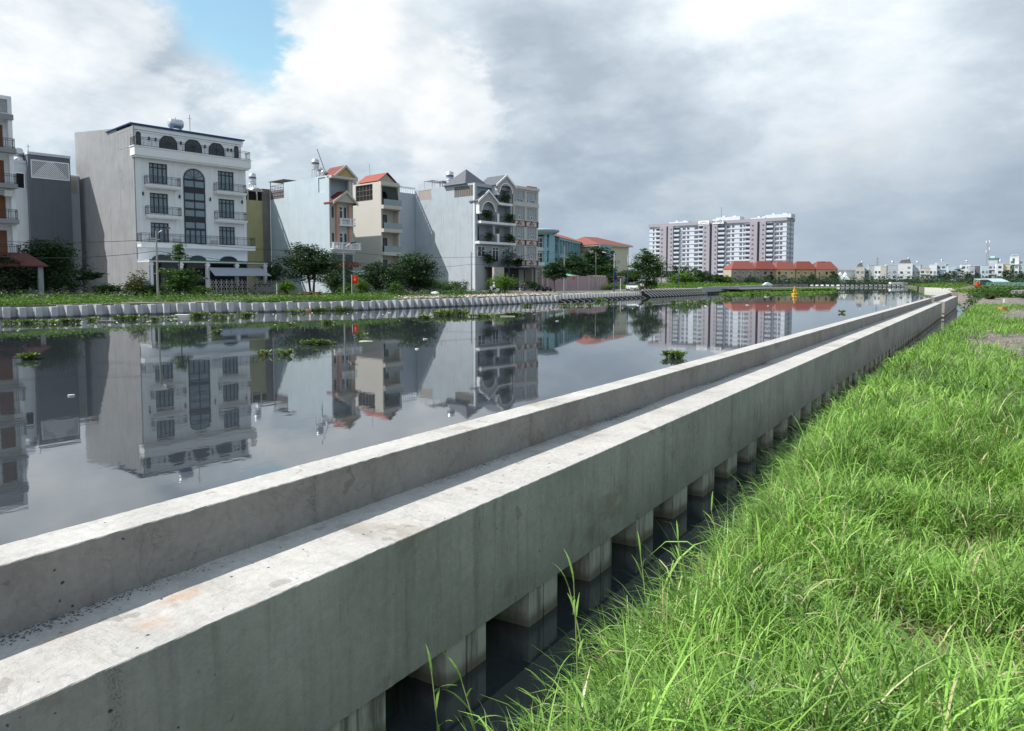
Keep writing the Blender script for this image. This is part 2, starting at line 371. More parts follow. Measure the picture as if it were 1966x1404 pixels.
# ------------------------------------------------------------------ far bank ground, one sheet out to the horizon
BANK = [(-84, -40), (-59.0, 22.1), (-57.0, 32.3), (-49.3, 47.7), (-47.7, 62.6), (-46.75, 79.8), (-48.5, 111.), (-49.8, 144.6), (-62.8, 254.6)]
SHORE = [(-112, 330), (-99, 402), (-78, 401), (-64.5, 400), (-37., 424), (-30, 384), (-17, 250), (-15.5, 237), (-7.8, 206.6)]
GZ = .95
def ground_mat():
    m = bpy.data.materials.new('ground'); m.use_nodes = True; k = NT(m.node_tree); b = m.node_tree.nodes['Principled BSDF']
    pos = k.n('ShaderNodeNewGeometry').outputs['Position']
    n = k.noise(pos, .16, 7, .65); n2 = k.noise(pos, 3., 6, .7)
    c = k.mix(k.ss(n, .42, .60), (.17, .15, .125), (.07, .105, .035))
    c = k.mix(k.ss(n2, .45, .75, 0., .5), c, (.24, .215, .18))
    k.put(b.inputs['Base Color'], c); b.inputs['Roughness'].default_value = .95
    bn = k.n('ShaderNodeBump'); bn.inputs['Strength'].default_value = .6; bn.inputs['Distance'].default_value = .06
    k.put(bn.inputs['Height'], n2); k.put(b.inputs['Normal'], bn.outputs[0]); return m
gmat = ground_mat()
def bank_in(i):                                         # bank edge pulled a little inland so the sheet piles stand in front
    x, y = BANK[i]; return (x - .72, y)
outl = [bank_in(i) for i in range(len(BANK))] + [(x, y + .4) for x, y in SHORE] + [(60, 206.6), (6000, 206.6), (6000, 9000), (-8000, 9000), (-8000, -40)]
mb = MB(); tri = tessellate_polygon([[Vector((x, y, 0)) for x, y in outl]])
mb.add([(x, y, GZ) for x, y in outl], [tuple(t) for t in tri])
nb = len(BANK) + len(SHORE)
for i in range(nb - 1):
    (x0, y0), (x1, y1) = outl[i], outl[i + 1]
    mb.poly([(x0, y0, GZ), (x1, y1, GZ), (x1, y1, -1.5), (x0, y0, -1.5)])
tag(mb.build('ground', gmat), kind='structure')
# street in front of the far houses
FD = Vector((.14187, .98989, 0)); BD = Vector((-.98989, .14187, 0)); RZ = math.atan2(FD.y, FD.x)   # along the frontage / away from the canal
O0 = Vector((-89.29, 48.49, 0))
def HL(L, back=0., z=GZ): return O0 + FD * L + BD * back + Vector((0, 0, z))
def strip(name, pts, m, z):
    mb = MB()
    for i in range(len(pts) - 1):
        (a, b), (c, d) = pts[i], pts[i + 1]; mb.poly([(*a[:2], z), (*b[:2], z), (*d[:2], z), (*c[:2], z)])
    return tag(mb.build(name, m), kind='structure')
road = [(HL(L, -8.5 - (L > 60) * (L - 60) * .10), HL(L, -14.5 - (L > 60) * (L - 60) * .10)) for L in (-60, -20, 20, 50, 62, 80, 95, 120, 160, 220, 320)]
strip('road', road, asphalt, GZ + .02)
pave = mat('pavement', (.36, .34, .31), .9, .08, 1.)
strip('pavement', [(HL(L, -5.9 - (L > 60) * (L - 60) * .10), HL(L, -8.4 - (L > 60) * (L - 60) * .10)) for L in (-60, 20, 62, 80, 120, 220)], pave, GZ + .12)
# ------------------------------------------------------------------ near bank terrain (right side)
EY = [-40, 3, 6, 9, 13, 20, 37, 50, 62, 88, 120, 206.6]; EX = [-2.15, -2.15, -2.1, -2.4, -2.72, -2.75, -2.0, -1.85, -1.75, -1.5, -3.9, -7.8]
def edge_x(y): return float(np.interp(y, EY, EX))
def near_z(x, y):
    t = max(0., x - edge_x(y)); s = min(1., t / 1.15); z = -.25 + 1.0 * (s * s * (3 - 2 * s))
    z += .10 * smooth_noise(x * 1.1, y * .7, 1) * min(1., t / .8)
    z += .15 * min(1, max(0, (y - 20) / 20))
    if y > 62: z += min(1., (y - 62) / 40) * min(1., t / 3) * (.25 + .35 * smooth_noise(x * .12, y * .08, 5))
    if y > 180: z += (GZ - z) * min(1, (y - 180) / 26) * min(1, t / 1.)
    return z
def near_bank():
    ys = list(np.arange(-6, 14, .25)) + list(np.arange(14, 64, .8)) + list(np.arange(64, 206, 4)) + [206.6]
    xo = [-.5, -.2, 0, .1, .2, .3, .45, .6, .8, 1., 1.2, 1.5, 1.8, 2.1, 2.5, 2.9, 3.4, 4, 4.8, 5.8, 7, 9, 12, 16, 22, 32, 50, 90, 200, 600, 6000]
    v = np.array([(edge_x(y) + d, y, near_z(edge_x(y) + d, y)) for y in ys for d in xo]); n = len(xo)
    f = np.array([(j * n + i, j * n + i + 1, (j + 1) * n + i + 1, (j + 1) * n + i) for j in range(len(ys) - 1) for i in range(n - 1)])
    m = bpy.data.materials.new('near_bank_soil'); m.use_nodes = True; k = NT(m.node_tree); b = m.node_tree.nodes['Principled BSDF']
    pos = k.n('ShaderNodeNewGeometry').outputs['Position']
    nn = k.noise(pos, 2.2, 8, .7); n3 = k.noise(pos, 17., 6, .75)
    c = k.mix(k.ss(nn, .36, .64), (.12, .10, .085), (.25, .215, .19)); c = k.mix(k.ss(n3, .5, .75, 0., .6), c, (.36, .31, .27))
    k.put(b.inputs['Base Color'], c); b.inputs['Roughness'].default_value = .95
    bn = k.n('ShaderNodeBump'); bn.inputs['Strength'].default_value = .9; bn.inputs['Distance'].default_value = .05
    k.put(bn.inputs['Height'], k.m('ADD', nn, n3)); k.put(b.inputs['Normal'], bn.outputs[0])
    o = obj('near_bank_ground', mesh_np('near_bank_ground', v, f, m)); tag(o, kind='structure')
near_bank()
# ------------------------------------------------------------------ the new quay wall in the foreground
XF, XP, XB = -2.89, -3.54, -3.82; ZB, ZL, ZT = .29, 1.148, 1.465
rng = random.Random(4)
def cast_block(mb, x0, x1, z0, z1, y0, y1, step, jit, rough_top=True):
    """long cast block, cut along its length, arrises slightly uneven"""
    n = max(1, int((y1 - y0) / step)); rings = []
    for i in range(n + 1):
        y = y0 + (y1 - y0) * i / n; e_ = 0. if i in (0, n) else 1.; j = lambda s=1.: rng.uniform(-jit, jit) * s * e_
        w = .012 * smooth_noise(y * .5, 0, 2); q = .0022
        rings.append([(x1 + w, y, z0 + j()), (x1 + w + j(.25), y, z1 - q * 2 + j(.6) + w * .6), (x1 + w - q * 2 + j(.9), y, z1 + j(.5) + w * .6),
                      (x0 + w + q * 2 + j(.9), y, z1 + j(.5) + w * .6), (x0 + w + j(.25), y, z1 - q * 2 + w * .6), (x0 + w, y, z0 + j())])
    m = len(rings[0]); vs = [p for r in rings for p in r]
    fs = [(i * m + a, i * m + (a + 1) % m, (i + 1) * m + (a + 1) % m, (i + 1) * m + a) for i in range(n) for a in range(m)]
    fs += [tuple(range(m)), tuple(n * m + a for a in reversed(range(m)))]
    mb.add(vs, fs); return mb
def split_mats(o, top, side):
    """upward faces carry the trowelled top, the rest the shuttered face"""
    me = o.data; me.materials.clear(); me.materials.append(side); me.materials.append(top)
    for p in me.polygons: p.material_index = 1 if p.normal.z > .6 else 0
quay = empty('quay_wall', (XF, 0, 0), 0, 'long grey concrete quay wall with parapet and ledge running past the grass', 'wall')
def part_at(o, root):
    o.parent = root; o.matrix_parent_inverse = Matrix.Translation(-root.location); return o
joints = [-1.2, 1.42, 3.86, 7.3, 10.9, 14.6, 18.4, 24.2, 30.2, 36.2, 44, 52, 61.6]
for a, b in zip(joints, joints[1:]):
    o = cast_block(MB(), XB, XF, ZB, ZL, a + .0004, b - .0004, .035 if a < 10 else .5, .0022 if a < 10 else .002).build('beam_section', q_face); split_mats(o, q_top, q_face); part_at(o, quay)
pj = [-1.2, 3.0, 5.6, 8.9, 12.5, 15.5, 18.6, 23.5, 30., 37., 45, 53, 61.3]
for a, b in zip(pj, pj[1:]):
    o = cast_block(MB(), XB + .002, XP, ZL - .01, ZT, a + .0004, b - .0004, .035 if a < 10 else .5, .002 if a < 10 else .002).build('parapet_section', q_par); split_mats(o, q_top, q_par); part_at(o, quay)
# sheet piles under the beam: rib of two flanges with a joint, web going back into the dark
def quay_pile():
    mb = MB(); D = .42
    out = [(-.225, 0), (-.012, 0), (-.012, .02), (.012, .02), (.012, 0), (.225, 0), (.255, D), (-.255, D)]
    mb.prism([(y - .0, -d) for y, d in out], -1.2, ZB + .03, 'z')
    v = [(b_, a_, z_) for a_, b_, z_ in mb.v]; mb.v = v
    return mb.mesh('sheet_pile')
pm = quay_pile(); pm.materials.append(q_pile)
for i in range(64):
    o = obj('sheet_pile', pm, quay); o.location = (-.015, -.30 + 1.018 * i + .0, 0); o.rotation_euler = (0, 0, rng.uniform(-.02, .02))
tag(part_at(MB().box(XB - .04, XF - .44, -1.2, 61.6, -1.2, ZB + .01).build('sheet_pile_web', q_pile), quay), 'stained concrete web between the sheet piles')
# stones of loose mortar along the foot of the parapet
def crumbs(name, spots, smin, smax, m, seed):
    r = np.random.default_rng(seed); n = len(spots)
    base = np.array([(0, 0, .6), (1, 0, 0), (0, 1, 0), (-1, 0, 0), (0, -1, 0)], float)
    s = r.uniform(smin, smax, (n, 1, 1)); jit = r.uniform(.6, 1.3, (n, 5, 3)); a = r.uniform(0, 6.28, n)
    v = base[None] * jit * s; ca, sa = np.cos(a)[:, None], np.sin(a)[:, None]
    x = v[:, :, 0] * ca - v[:, :, 1] * sa; y = v[:, :, 0] * sa + v[:, :, 1] * ca; v[:, :, 0] = x; v[:, :, 1] = y
    v += np.array(spots)[:, None, :]
    f = np.array([(0, 1, 2), (0, 2, 3), (0, 3, 4), (0, 4, 1)])[None] + (np.arange(n) * 5)[:, None, None]
    return obj(name, mesh_np(name, v.reshape(-1, 3), f.reshape(-1, 3), m))
r0 = np.random.default_rng(3)
yy = r0.uniform(.8, 14, 9000); keep = r0.uniform(0, 1, 9000) < (.35 + .65 * (np.sin(yy * 1.9) * .5 + .5) ** 2); yy = yy[keep]
sp = np.stack([XP + .004 + np.abs(r0.normal(0, .045, len(yy))), yy, np.full(len(yy), ZL + .001)], 1)
o = crumbs('mortar_crumbs', sp, .002, .0075, mat('dark_mortar', (.12, .125, .135), .95, .3, 20.), 8); part_at(o, quay); tag(o, kind='stuff')
# second stretch of quay wall after the joint, and its end block
q2 = empty('quay_wall', (XF, 62, 0), 0, 'short far stretch of concrete quay wall after the open joint, with an end block', 'wall')
for a, b in ((62.1, 70), (70, 79), (79, 87.2)):
    o = cast_block(MB(), XB + .14, XF + .16, ZB + .05, ZL + .05, a + .01, b - .01, .8, .004).build('beam_section', q_face); split_mats(o, q_top, q_face); part_at(o, q2)
    o = cast_block(MB(), XB + .142, XP + .14, ZL + .045, ZT + .06, a + .01, b - .01, .8, .004).build('parapet_section', q_par); split_mats(o, q_top, q_par); part_at(o, q2)
o = MB().box(XB + .14, XF + .18, 87.2, 87.9, ZB, ZT + .08).build('end_block', q_par); split_mats(o, q_top, q_par); part_at(o, q2)
for i in range(25):
    o = obj('sheet_pile', pm, q2); o.location = (.14, .4 + 1.018 * i, .03)
# pale return wall beyond
rw = empty('return_wall', (-11.6, 221, 0), 0, 'pale concrete wall across the water beyond the end of the quay', 'wall')
a, b = Vector((-15.5, 236.6, 0)), Vector((-7.6, 206.2, 0)); d = (b - a).normalized(); nrm = Vector((-d.y, d.x, 0))
for i in range(9):
    p0, p1 = a + (b - a) * (i / 9) + d * .04, a + (b - a) * ((i + 1) / 9) - d * .04
    mb = MB(); q = [p0, p1, p1 + nrm * .5, p0 + nrm * .5]; z1 = 1.05
    mb.add([(p.x, p.y, z) for z in (-.5, z1) for p in q], [(0, 1, 2, 3), (4, 5, 6, 7), (0, 1, 5, 4), (1, 2, 6, 5), (2, 3, 7, 6), (3, 0, 4, 7)])
    part_at(mb.build('wall_section', mat('fresh_concrete', (.52, .50, .47), .85, .08, .8, dirt=.15)), rw)
# ------------------------------------------------------------------ far bank revetment
def along(path, step):
    out = []; t = 0.
    for (x0, y0), (x1, y1) in zip(path, path[1:]):
        L = math.hypot(x1 - x0, y1 - y0)
        while t < L:
            out.append((x0 + (x1 - x0) * t / L, y0 + (y1 - y0) * t / L, math.atan2(y1 - y0, x1 - x0))); t += step
        t -= L
    return out
def sheet_mesh(h, wdt=1.):
    # local x along the bank, y towards land (+), front rib faces -y
    prof = [(0, .50), (.42, .50), (.52, 0), (.94, 0), (1., .50), (1., .7), (0, .7)]
    mb = MB(); mb.prism([(a * wdt, b) for a, b in prof], -1.3, h, 'z'); me = mb.mesh('sheet_pile'); me.materials.append(far_sheet); return me
rev = empty('sheet_pile_revetment', (-50, 62, 0), 0, 'light grey corrugated concrete sheet pile bank in front of the tall houses', 'revetment')
sm = sheet_mesh(.86)
inner = [(x + .05, y) for x, y in BANK[:6]]
k0 = along([(-66.5, 3.)] + inner[1:], 1.0)
for x, y, a in k0[8:]:
    o = obj('sheet_pile', sm, rev); o.matrix_parent_inverse = Matrix.Translation(-rev.location)
    o.location = (x, y, rng.uniform(-.05, .06)); o.rotation_euler = (rng.uniform(-.03, .03), rng.uniform(-.012, .012), a + rng.uniform(-.03, .03))
# stretch with shorter sheets over a dark undercut, held by raking struts
rev2 = empty('braced_revetment', (-47.6, 95, 0), 0, 'dark undercut bank with short sheet piles and crossed raking struts', 'revetment')
sm2 = MB().prism([(a, b) for a, b in [(0, .50), (.42, .50), (.52, 0), (.94, 0), (1., .50), (1., .7), (0, .7)]], .38, .95, 'z').mesh('sheet_pile'); sm2.materials.append(far_sheet)
strut = MB().tube([(0, .1, .42), (.42, -.75, -.02)], .035, 5).tube([(0, .1, -.3), (.0, .1, .42)], .03, 5).mesh('strut'); strut.materials.append(concrete_post)
P2 = [(x + .05, y) for x, y in BANK[5:7]]
for i, (x, y, a) in enumerate(along(P2, 1.0)):
    o = obj('sheet_pile', sm2, rev2); o.matrix_parent_inverse = Matrix.Translation(-rev2.location); o.location = (x, y, 0); o.rotation_euler = (0, 0, a)
    if i % 2 == 0:
        o = obj('strut', strut, rev2); o.matrix_parent_inverse = Matrix.Translation(-rev2.location); o.location = (x + .5, y, 0); o.rotation_euler = (0, 0, a)
mb = MB()
(xa, ya), (xb, yb) = P2
mb.add([(xa - .3, ya, z) for z in (-1, .5)] + [(xb - .3, yb, z) for z in (-1, .5)], [(0, 1, 3, 2)]); part_at(mb.build('undercut_face', mat('void_shade', (.03, .028, .026), .6, .3, 2.)), rev2)  # near-black face paints the shade of the void under the sheets
# rebar stretch
rev3 = empty('reinforcement_frame', (-49, 128, 0), 0, 'unfinished dark stretch of bank with a row of slanting reinforcement rods', 'revetment')
void_mat = mat('void_shade', (.03, .028, .026))
(xa, ya), (xb, yb) = [(x + .2, y) for x, y in BANK[6:8]]
mb = MB(); mb.add([(xa, ya, z) for z in (-1, 1.25)] + [(xb, yb, z) for z in (-1, 1.25)] + [(xa - 1, ya, 1.25), (xb - 1, yb, 1.25)], [(0, 1, 3, 2), (1, 4, 5, 3)]); part_at(mb.build('backing_board', mat('dark_formwork', (.045, .04, .036), .8, .3, 2.)), rev3)
rod = MB().tube([(.15, 0, 1.3), (1.0, 2.0, .12)], .10, 5).mesh('rod'); rod.materials.append(mat('rod_steel', (.62, .58, .52), .7))
for i in range(21):
    t = i / 21; o = obj('rod', rod, rev3); o.matrix_parent_inverse = Matrix.Translation(-rev3.location); o.location = (xa + (xb - xa) * t, ya + (yb - ya) * t, 0)
mb = MB(); mb.tube([(xa + .12, ya, 1.28), (xb + .12, yb, 1.28)], .06, 5).tube([(xa + .55, ya, .72), (xb + .55, yb + 1, .72)], .03, 5); part_at(mb.build('waler', MATS['rod_steel']), rev3)
# capping beam stretch
rev4 = empty('capping_beam', (-56, 200, 0), 0, 'plain grey concrete capping beam on dark piles beside the green bank', 'revetment')
pts = along([(x + .3, y) for x, y in BANK[7:9]], 12.4)
mbm = mat('dark_cast_concrete', (.42, .42, .43), .85, .08, .6, dirt=.2)
for (x0, y0, a), (x1, y1, _) in zip(pts, pts[1:] + [(BANK[8][0] + .3, BANK[8][1], 0)]):
    mb = MB(); d = Vector((x1 - x0, y1 - y0, 0)); d.normalize(); n_ = Vector((-d.y, d.x, 0)); p0 = Vector((x0, y0, 0)); p1 = Vector((x1, y1, 0)) - d * .06
    q = [p0, p1, p1 + n_ * .9, p0 + n_ * .9]
    mb.add([(p.x, p.y, z) for z in (.45, 1.55) for p in q], [(0, 1, 2, 3), (4, 5, 6, 7), (0, 1, 5, 4), (1, 2, 6, 5), (2, 3, 7, 6), (3, 0, 4, 7)]); part_at(mb.build('beam_section', mbm), rev4)
pl = MB().box(-.22, .22, -.2, .25, -1, .5).mesh('pile'); pl.materials.append(mat('pile_dark', (.10, .095, .085)))
for x, y, a in along([(x + .2, y) for x, y in BANK[7:9]], 1.6): 
    o = obj('pile', pl, rev4); o.matrix_parent_inverse = Matrix.Translation(-rev4.location); o.location = (x, y, 0); o.rotation_euler = (0, 0, a)
# far shore dike across the head of the canal
dk = empty('far_dike', (-60, 405, 0), 0, 'low white and dark sheet pile dike along the far shore of the canal', 'revetment')
wsheet = MB().box(-.75, .75, -.2, .5, .35, 1.15).mesh('white_sheet'); wsheet.materials.append(mat('white_sheet', (.70, .70, .68)))
dsheet = MB().box(-1.3, 1.3, 0., .4, -.8, 1.0).mesh('dark_sheet'); dsheet.materials.append(mat('dark_sheet', (.06, .06, .065)))
for x, y, a in along([(x, y) for x, y in SHORE[2:5]], 2.6):
    for me_ in (wsheet, dsheet):
        o = obj(me_.name.split('.')[0], me_, dk); o.matrix_parent_inverse = Matrix.Translation(-dk.location); o.location = (x, y, 0); o.rotation_euler = (0, 0, a)
for x, y, a in along([(-112, 400), (-99, 401.6), (-78, 400.6)], 5.):
    mb = MB().box(-2.4, 2.4, -.3, .6, -.8, 1.5); o = mb.build('dark_wall_section', mat('dark_wall', (.07, .07, .075)), dk); o.matrix_parent_inverse = Matrix.Translation(-dk.location); o.location = (x, y, 0); o.rotation_euler = (0, 0, a)
# ------------------------------------------------------------------ house kit (local frame: x along the street, y away from the canal, z up)
def house(name, L, back, label, cat='house'):
    return empty(name, HL(L, back), RZ, label, cat)
def shell(root, w, d, h, m, front=(), left=(), y0=0., x0=0., z0=0., name='wall', roof=True):
    mb = MB(); mb.panel('y', y0, x0, x0 + w, z0, h, front, -1); mb.panel('x', x0, y0, y0 + d, z0, h, left, -1)
    mb.poly([(x0 + w, y0, z0), (x0 + w, y0 + d, z0), (x0 + w, y0 + d, h), (x0 + w, y0, h)])
    mb.poly([(x0, y0 + d, z0), (x0 + w, y0 + d, z0), (x0 + w, y0 + d, h), (x0, y0 + d, h)])
    if roof: mb.poly([(x0, y0, h), (x0 + w, y0, h), (x0 + w, y0 + d, h), (x0, y0 + d, h)])
    return mb.build(name, m, root)
def win(root, x0, x1, z0, z1, y=.2, cols=2, rows=(), fm=None, gm=None, t=.09, name='window', ax='y'):
    fm = fm or frame; gm = gm or glass; mb = MB(); g = MB()
    def bx(m_, a0, a1, b0, b1, d0, d1):
        if ax == 'y': m_.box(a0, a1, y + d0, y + d1, b0, b1)
        else: m_.box(y + d0, y + d1, a0, a1, b0, b1)
    bx(mb, x0, x0 + t, z0, z1, -.06, .05); bx(mb, x1 - t, x1, z0, z1, -.06, .05); bx(mb, x0 + t, x1 - t, z0, z0 + t, -.06, .05); bx(mb, x0 + t, x1 - t, z1 - t, z1, -.06, .05)
    for i in range(1, cols): c = x0 + (x1 - x0) * i / cols; bx(mb, c - t / 2, c + t / 2, z0 + t, z1 - t, -.055, .045)
    for r in rows: c = z0 + (z1 - z0) * r; bx(mb, x0 + t, x1 - t, c - t / 2, c + t / 2, -.05, .04)
    f = mb.build(name, fm, root); bx(g, x0 + t * .5, x1 - t * .5, z0 + t * .5, z1 - t * .5, .0, .03); g.build('pane', gm, f); return f
def rail(root, pts, z, h=1.05, m=None, step=.16, r=.014, par=None):
    m = m or iron; mb = MB()
    for a, b in zip(pts, pts[1:]):
        a, b = Vector((*a, 0)), Vector((*b, 0)); L = (b - a).length; n = max(2, int(L / step))
        for zz in (z + .1, z + h * .8, z + h): mb.tube([a + Vector((0, 0, zz)), b + Vector((0, 0, zz))], .024, 4)
        for i in range(n + 1):
            p = a + (b - a) * i / n; mb.tube([p + Vector((0, 0, z + .0)), p + Vector((0, 0, z + h))], r if i % 6 else .028, 4, False)
    return mb.build('railing', m, par or root)
def balcony(root, x0, x1, z, out=.9, m=None, th=.22, r=True, rm=None, mould=True, h=1.1):
    mb = MB(); mb.box(x0, x1, -out, -.002, z - th, z)
    if mould: mb.box(x0 + .12, x1 - .12, -out + .12, -.003, z - th - .14, z - th - .001); mb.box(x0 - .05, x1 + .05, -out - .05, -.004, z + .001, z + .07)
    b = mb.build('balcony', m or whitetrim, root)
    if r: rail(root, [(x0 + .05, -.03), (x0 + .05, -out + .05), (x1 - .05, -out + .05), (x1 - .05, -.03)], z + .07, h, rm, par=b)
    return b
def tank_h(root, x, y, z, L=1.7, r=.55, m=None):        # lying steel water tank on a frame
    mb = MB(); s = L / 2
    mb.lathe([(.12, -s), (r * .75, -s + .04), (r, -s + .2), (r, -.3), (r * 1.03, -.25), (r, -.2), (r, .2), (r * 1.03, .25), (r, .3), (r, s - .2), (r * .75, s - .04), (.12, s)], 16, (x, y, z + .55 + r), 'x')
    t = mb.build('water_tank', steel, root, True); f = MB()
    for dx in (-s * .6, s * .6): f.box(x + dx - .04, x + dx + .04, y - .5, y + .5, z, z + .55 + r * .3)
    f.tube([(x, y, z + .5 + 2 * r), (x, y, z + .8 + 2 * r)], .04, 5); f.build('tank_frame', galv, t); return t
def tank_v(root, x, y, z, h=1.5, r=.5, leg=.6):          # upright steel water tank
    mb = MB(); b = z + leg
    prof = [(.1, b), (r, b + .1)]
    for i in range(4): zz = b + .15 + (h - .3) * i / 4; prof += [(r, zz), (r * 1.04, zz + .05), (r, zz + .1)]
    prof += [(r, b + h - .1), (r * .5, b + h + .12), (.12, b + h + .16)]
    t = mb.lathe(prof, 14, (x, y, 0)).build('water_tank', steel, root, True); f = MB()
    for i in range(4): a = R(45 + 90 * i); f.tube([(x + r * math.cos(a), y + r * math.sin(a), z), (x + r * .9 * math.cos(a), y + r * .9 * math.sin(a), b + .1)], .04, 5)
    f.build('tank_frame', galv, t); MB().lathe([(r * 1.02, b + h * .55), (r * 1.02, b + h * .68)], 14, (x, y, 0)).build('tank_stripe', mat('tank_stripe', (.05, .09, .2)), t); return t
def antenna(root, x, y, z, h): return MB().tube([(x, y, z), (x, y, z + h)], .035, 5).tube([(x - .3, y, z + h * .8), (x + .3, y, z + h * .8)], .02, 4).build('antenna', iron, root)
def gable(root, x0, x1, z0, apex, y0, y1, tile, wallm, over=.25, th=.16, xa=None, trim=None):
    """roof with its gable end towards the canal; returns the roof part"""
    xm = (x0 + x1) / 2 if xa is None else xa; mb = MB()
    MB().prism([(x0, z0), (x1, z0), (xm, apex)], y0 + .12, y1).build('gable_wall', wallm, root)
    for (a, za), (b, zb) in (((x0 - over, z0 - over * (apex - z0) / (xm - x0)), (xm, apex)), ((x1 + over, z0 - over * (apex - z0) / (x1 - xm)), (xm, apex))):
        mb.prism([(a, za), (b, zb), (b, zb + th), (a, za + th)], y0 - .0, y1)
    rf = mb.build('roof', tile, root); t = MB()
    for (a, za), (b, zb) in (((x0 - over, z0 - over * (apex - z0) / (xm - x0)), (xm, apex)), ((x1 + over, z0 - over * (apex - z0) / (x1 - xm)), (xm, apex))):
        t.prism([(a, za - .18), (b, zb - .18), (b, zb + th + .06), (a, za + th + .06)], y0 - .14, y0 - .003)
    t.build('bargeboard', trim or whitetrim, rf); return rf
def sconce(root, x, z, y=0.): MB().box(x - .08, x + .08, y - .18, y - .002, z - .16, z + .16).prism([(x - .12, z + .16), (x + .12, z + .16), (x, z + .3)], y - .2, y - .01).build('wall_lamp', iron, root)
def arch_win(root, x0, x1, z0, z1, y=0., spokes=5, gm=None, name='arched_window', mid=True, t=.1):
    """window with a half-round head, set proud of the plaster; z1 is the crown"""
    r = (x1 - x0) / 2; cx = (x0 + x1) / 2; zs = max(z0, z1 - r); rz = z1 - zs
    out = [(x0, z0)] + [(cx - r * math.cos(R(180 * i / 14)), zs + rz * math.sin(R(180 * i / 14))) for i in range(15)] + [(x1, z0)]
    q = 1 - t / r; inn = [(cx + (a - cx) * q, z0 + t * .6 if b == z0 else zs + (b - zs) * q) for a, b in out]
    mb = MB().ring(out, inn, y - .09, y - .004); mb.box(x0, x1, y - .085, y - .005, z0, z0 + t * .6)
    if mid: mb.box(cx - t * .35, cx + t * .35, y - .08, y - .006, z0, z1 - t)
    if z1 - r > z0: mb.box(x0 + .02, x1 - .02, y - .078, y - .006, zs - t * .4, zs + t * .4)
    for i in range(1, spokes):
        a = R(180 * i / spokes); s, c = math.sin(a), math.cos(a)
        mb.add([(cx + r * .12 * c - .03 * s, y - .07, zs + rz * .12 * s + .03 * c), (cx + r * .12 * c + .03 * s, y - .07, zs + rz * .12 * s - .03 * c),
                (cx + r * .95 * c + .03 * s, y - .07, zs + rz * .95 * s - .03 * c), (cx + r * .95 * c - .03 * s, y - .07, zs + rz * .95 * s + .03 * c)], [(0, 1, 2, 3)])
    f = mb.build(name, frame, root)
    MB().prism([(cx + (a - cx) * .97, b if b == z0 else zs + (b - zs) * .97) for a, b in out], y - .04, y - .003).build('pane', gm or glass, f); return f
# ------------------------------------------------------------------ C: the big white house
c = house('white_townhouse', 0, 0, 'wide white five storey house with arched windows, iron balconies and bare grey side wall')
W = 14.6
wins = [(1.65, 3.9, 14.3, 16.85), (1.65, 3.9, 10.5, 13.05), (1.65, 3.9, 6.8, 9.3), (10.6, 12.85, 14.3, 16.85), (10.6, 12.85, 10.5, 13.05), (10.6, 12.85, 6.8, 9.3)]
shell(c, W, 21.7, 18.6, white, [(*q, .25) for q in wins], name='wall')
MB().box(-.10, -.004, .1, 21.7, 0, 21.2).add([(-.1, 5.6, 21.2), (-.004, 5.6, 21.2), (-.004, 21.7, 21.2), (-.1, 21.7, 21.2), (-.1, 5.6, 21.6), (-.004, 5.6, 21.6), (-.004, 21.7, 23.3), (-.1, 21.7, 23.3)], [(0, 3, 7, 4), (1, 2, 6, 5), (4, 7, 6, 5), (0, 1, 5, 4), (2, 3, 7, 6)]).build('bare_side_wall', cement, c)
shell(c, W - .3, 20, 21.2, whitetrim, [], [(.9, 5.3, 18.72, 21.0, .3)], y0=.7, x0=.1, z0=18.6, name='top_storey')
win(c, 1.0, 5.2, 18.75, 20.95, y=-.06, cols=4, gm=glassblue, fm=galv, ax='x')
MB().prism([(-.3, 21.5), (W + .2, 21.5), (W + .2, 21.62), (-.3, 21.62)], .3, 9).box(-.25, W + .1, .35, .45, 21.38, 21.5).build('blue_roof_sheet', blueroof, c)
MB().box(0, W, .52, .68, 20.9, 21.35).box(.05, W, .6, .69, 20.65, 20.8).build('cornice', whitetrim, c)
MB().box(-.35, W + .35, -.9, .6, 17.5, 18.55).box(-.2, W + .2, -.75, .5, 17.3, 17.499).box(-.45, W + .45, -1., .62, 18.551, 18.66).build('terrace_slab', whitetrim, c)
rail(c, [(-.25, .5), (-.25, -.88), (W + .25, -.88), (W + .25, .5)], 18.66, 1.1)
for x0, x1 in ((3.3, 5.55), (6.5, 8.77), (9.73, 11.95)): arch_win(c, x0, x1, 18.7, 20.7, .7, 6)
for x0, x1 in ((.46, 1.02), (13.35, 13.95)): arch_win(c, x0, x1, 18.8, 20.65, .7, 1, mid=False)
for x in (2.0, 2.8, 6.0, 9.2, 12.4, 12.9): sconce(c, x, 19.9, .7)
for x0, x1, z0, z1 in wins:
    f = win(c, x0, x1, z0, z1, .2, 4, (.78,), gm=glassblue, t=.12)
    MB().box(x0 - .28, x1 + .28, -.06, -.002, z1 + .02, z1 + .2).box(x0 - .28, x0 - .1, -.05, -.002, z0, z1 + .019).box(x1 + .1, x1 + .28, -.05, -.002, z0, z1 + .019).build('surround', whitetrim, f)
for z in (13.95, 10.15):
    balcony(c, 1.0, 5.2, z, 1.0); balcony(c, 9.95, 14.2, z, 1.0)
MB().box(-.05, W + .55, -1.3, -.002, 6.1, 6.62).box(-.12, W + .62, -1.38, -.004, 6.621, 6.7).build('gallery_slab', whitetrim, c)
rail(c, [(0, -.05), (0, -1.3), (W + .5, -1.3), (W + .5, -.05)], 6.7, 1.15)
for z0, z1, g_ in ((6.75, 8.7, glassblue),): win(c, 5.9, 8.75, z0, z1, -.03, 4, (), gm=glassblue, t=.14)
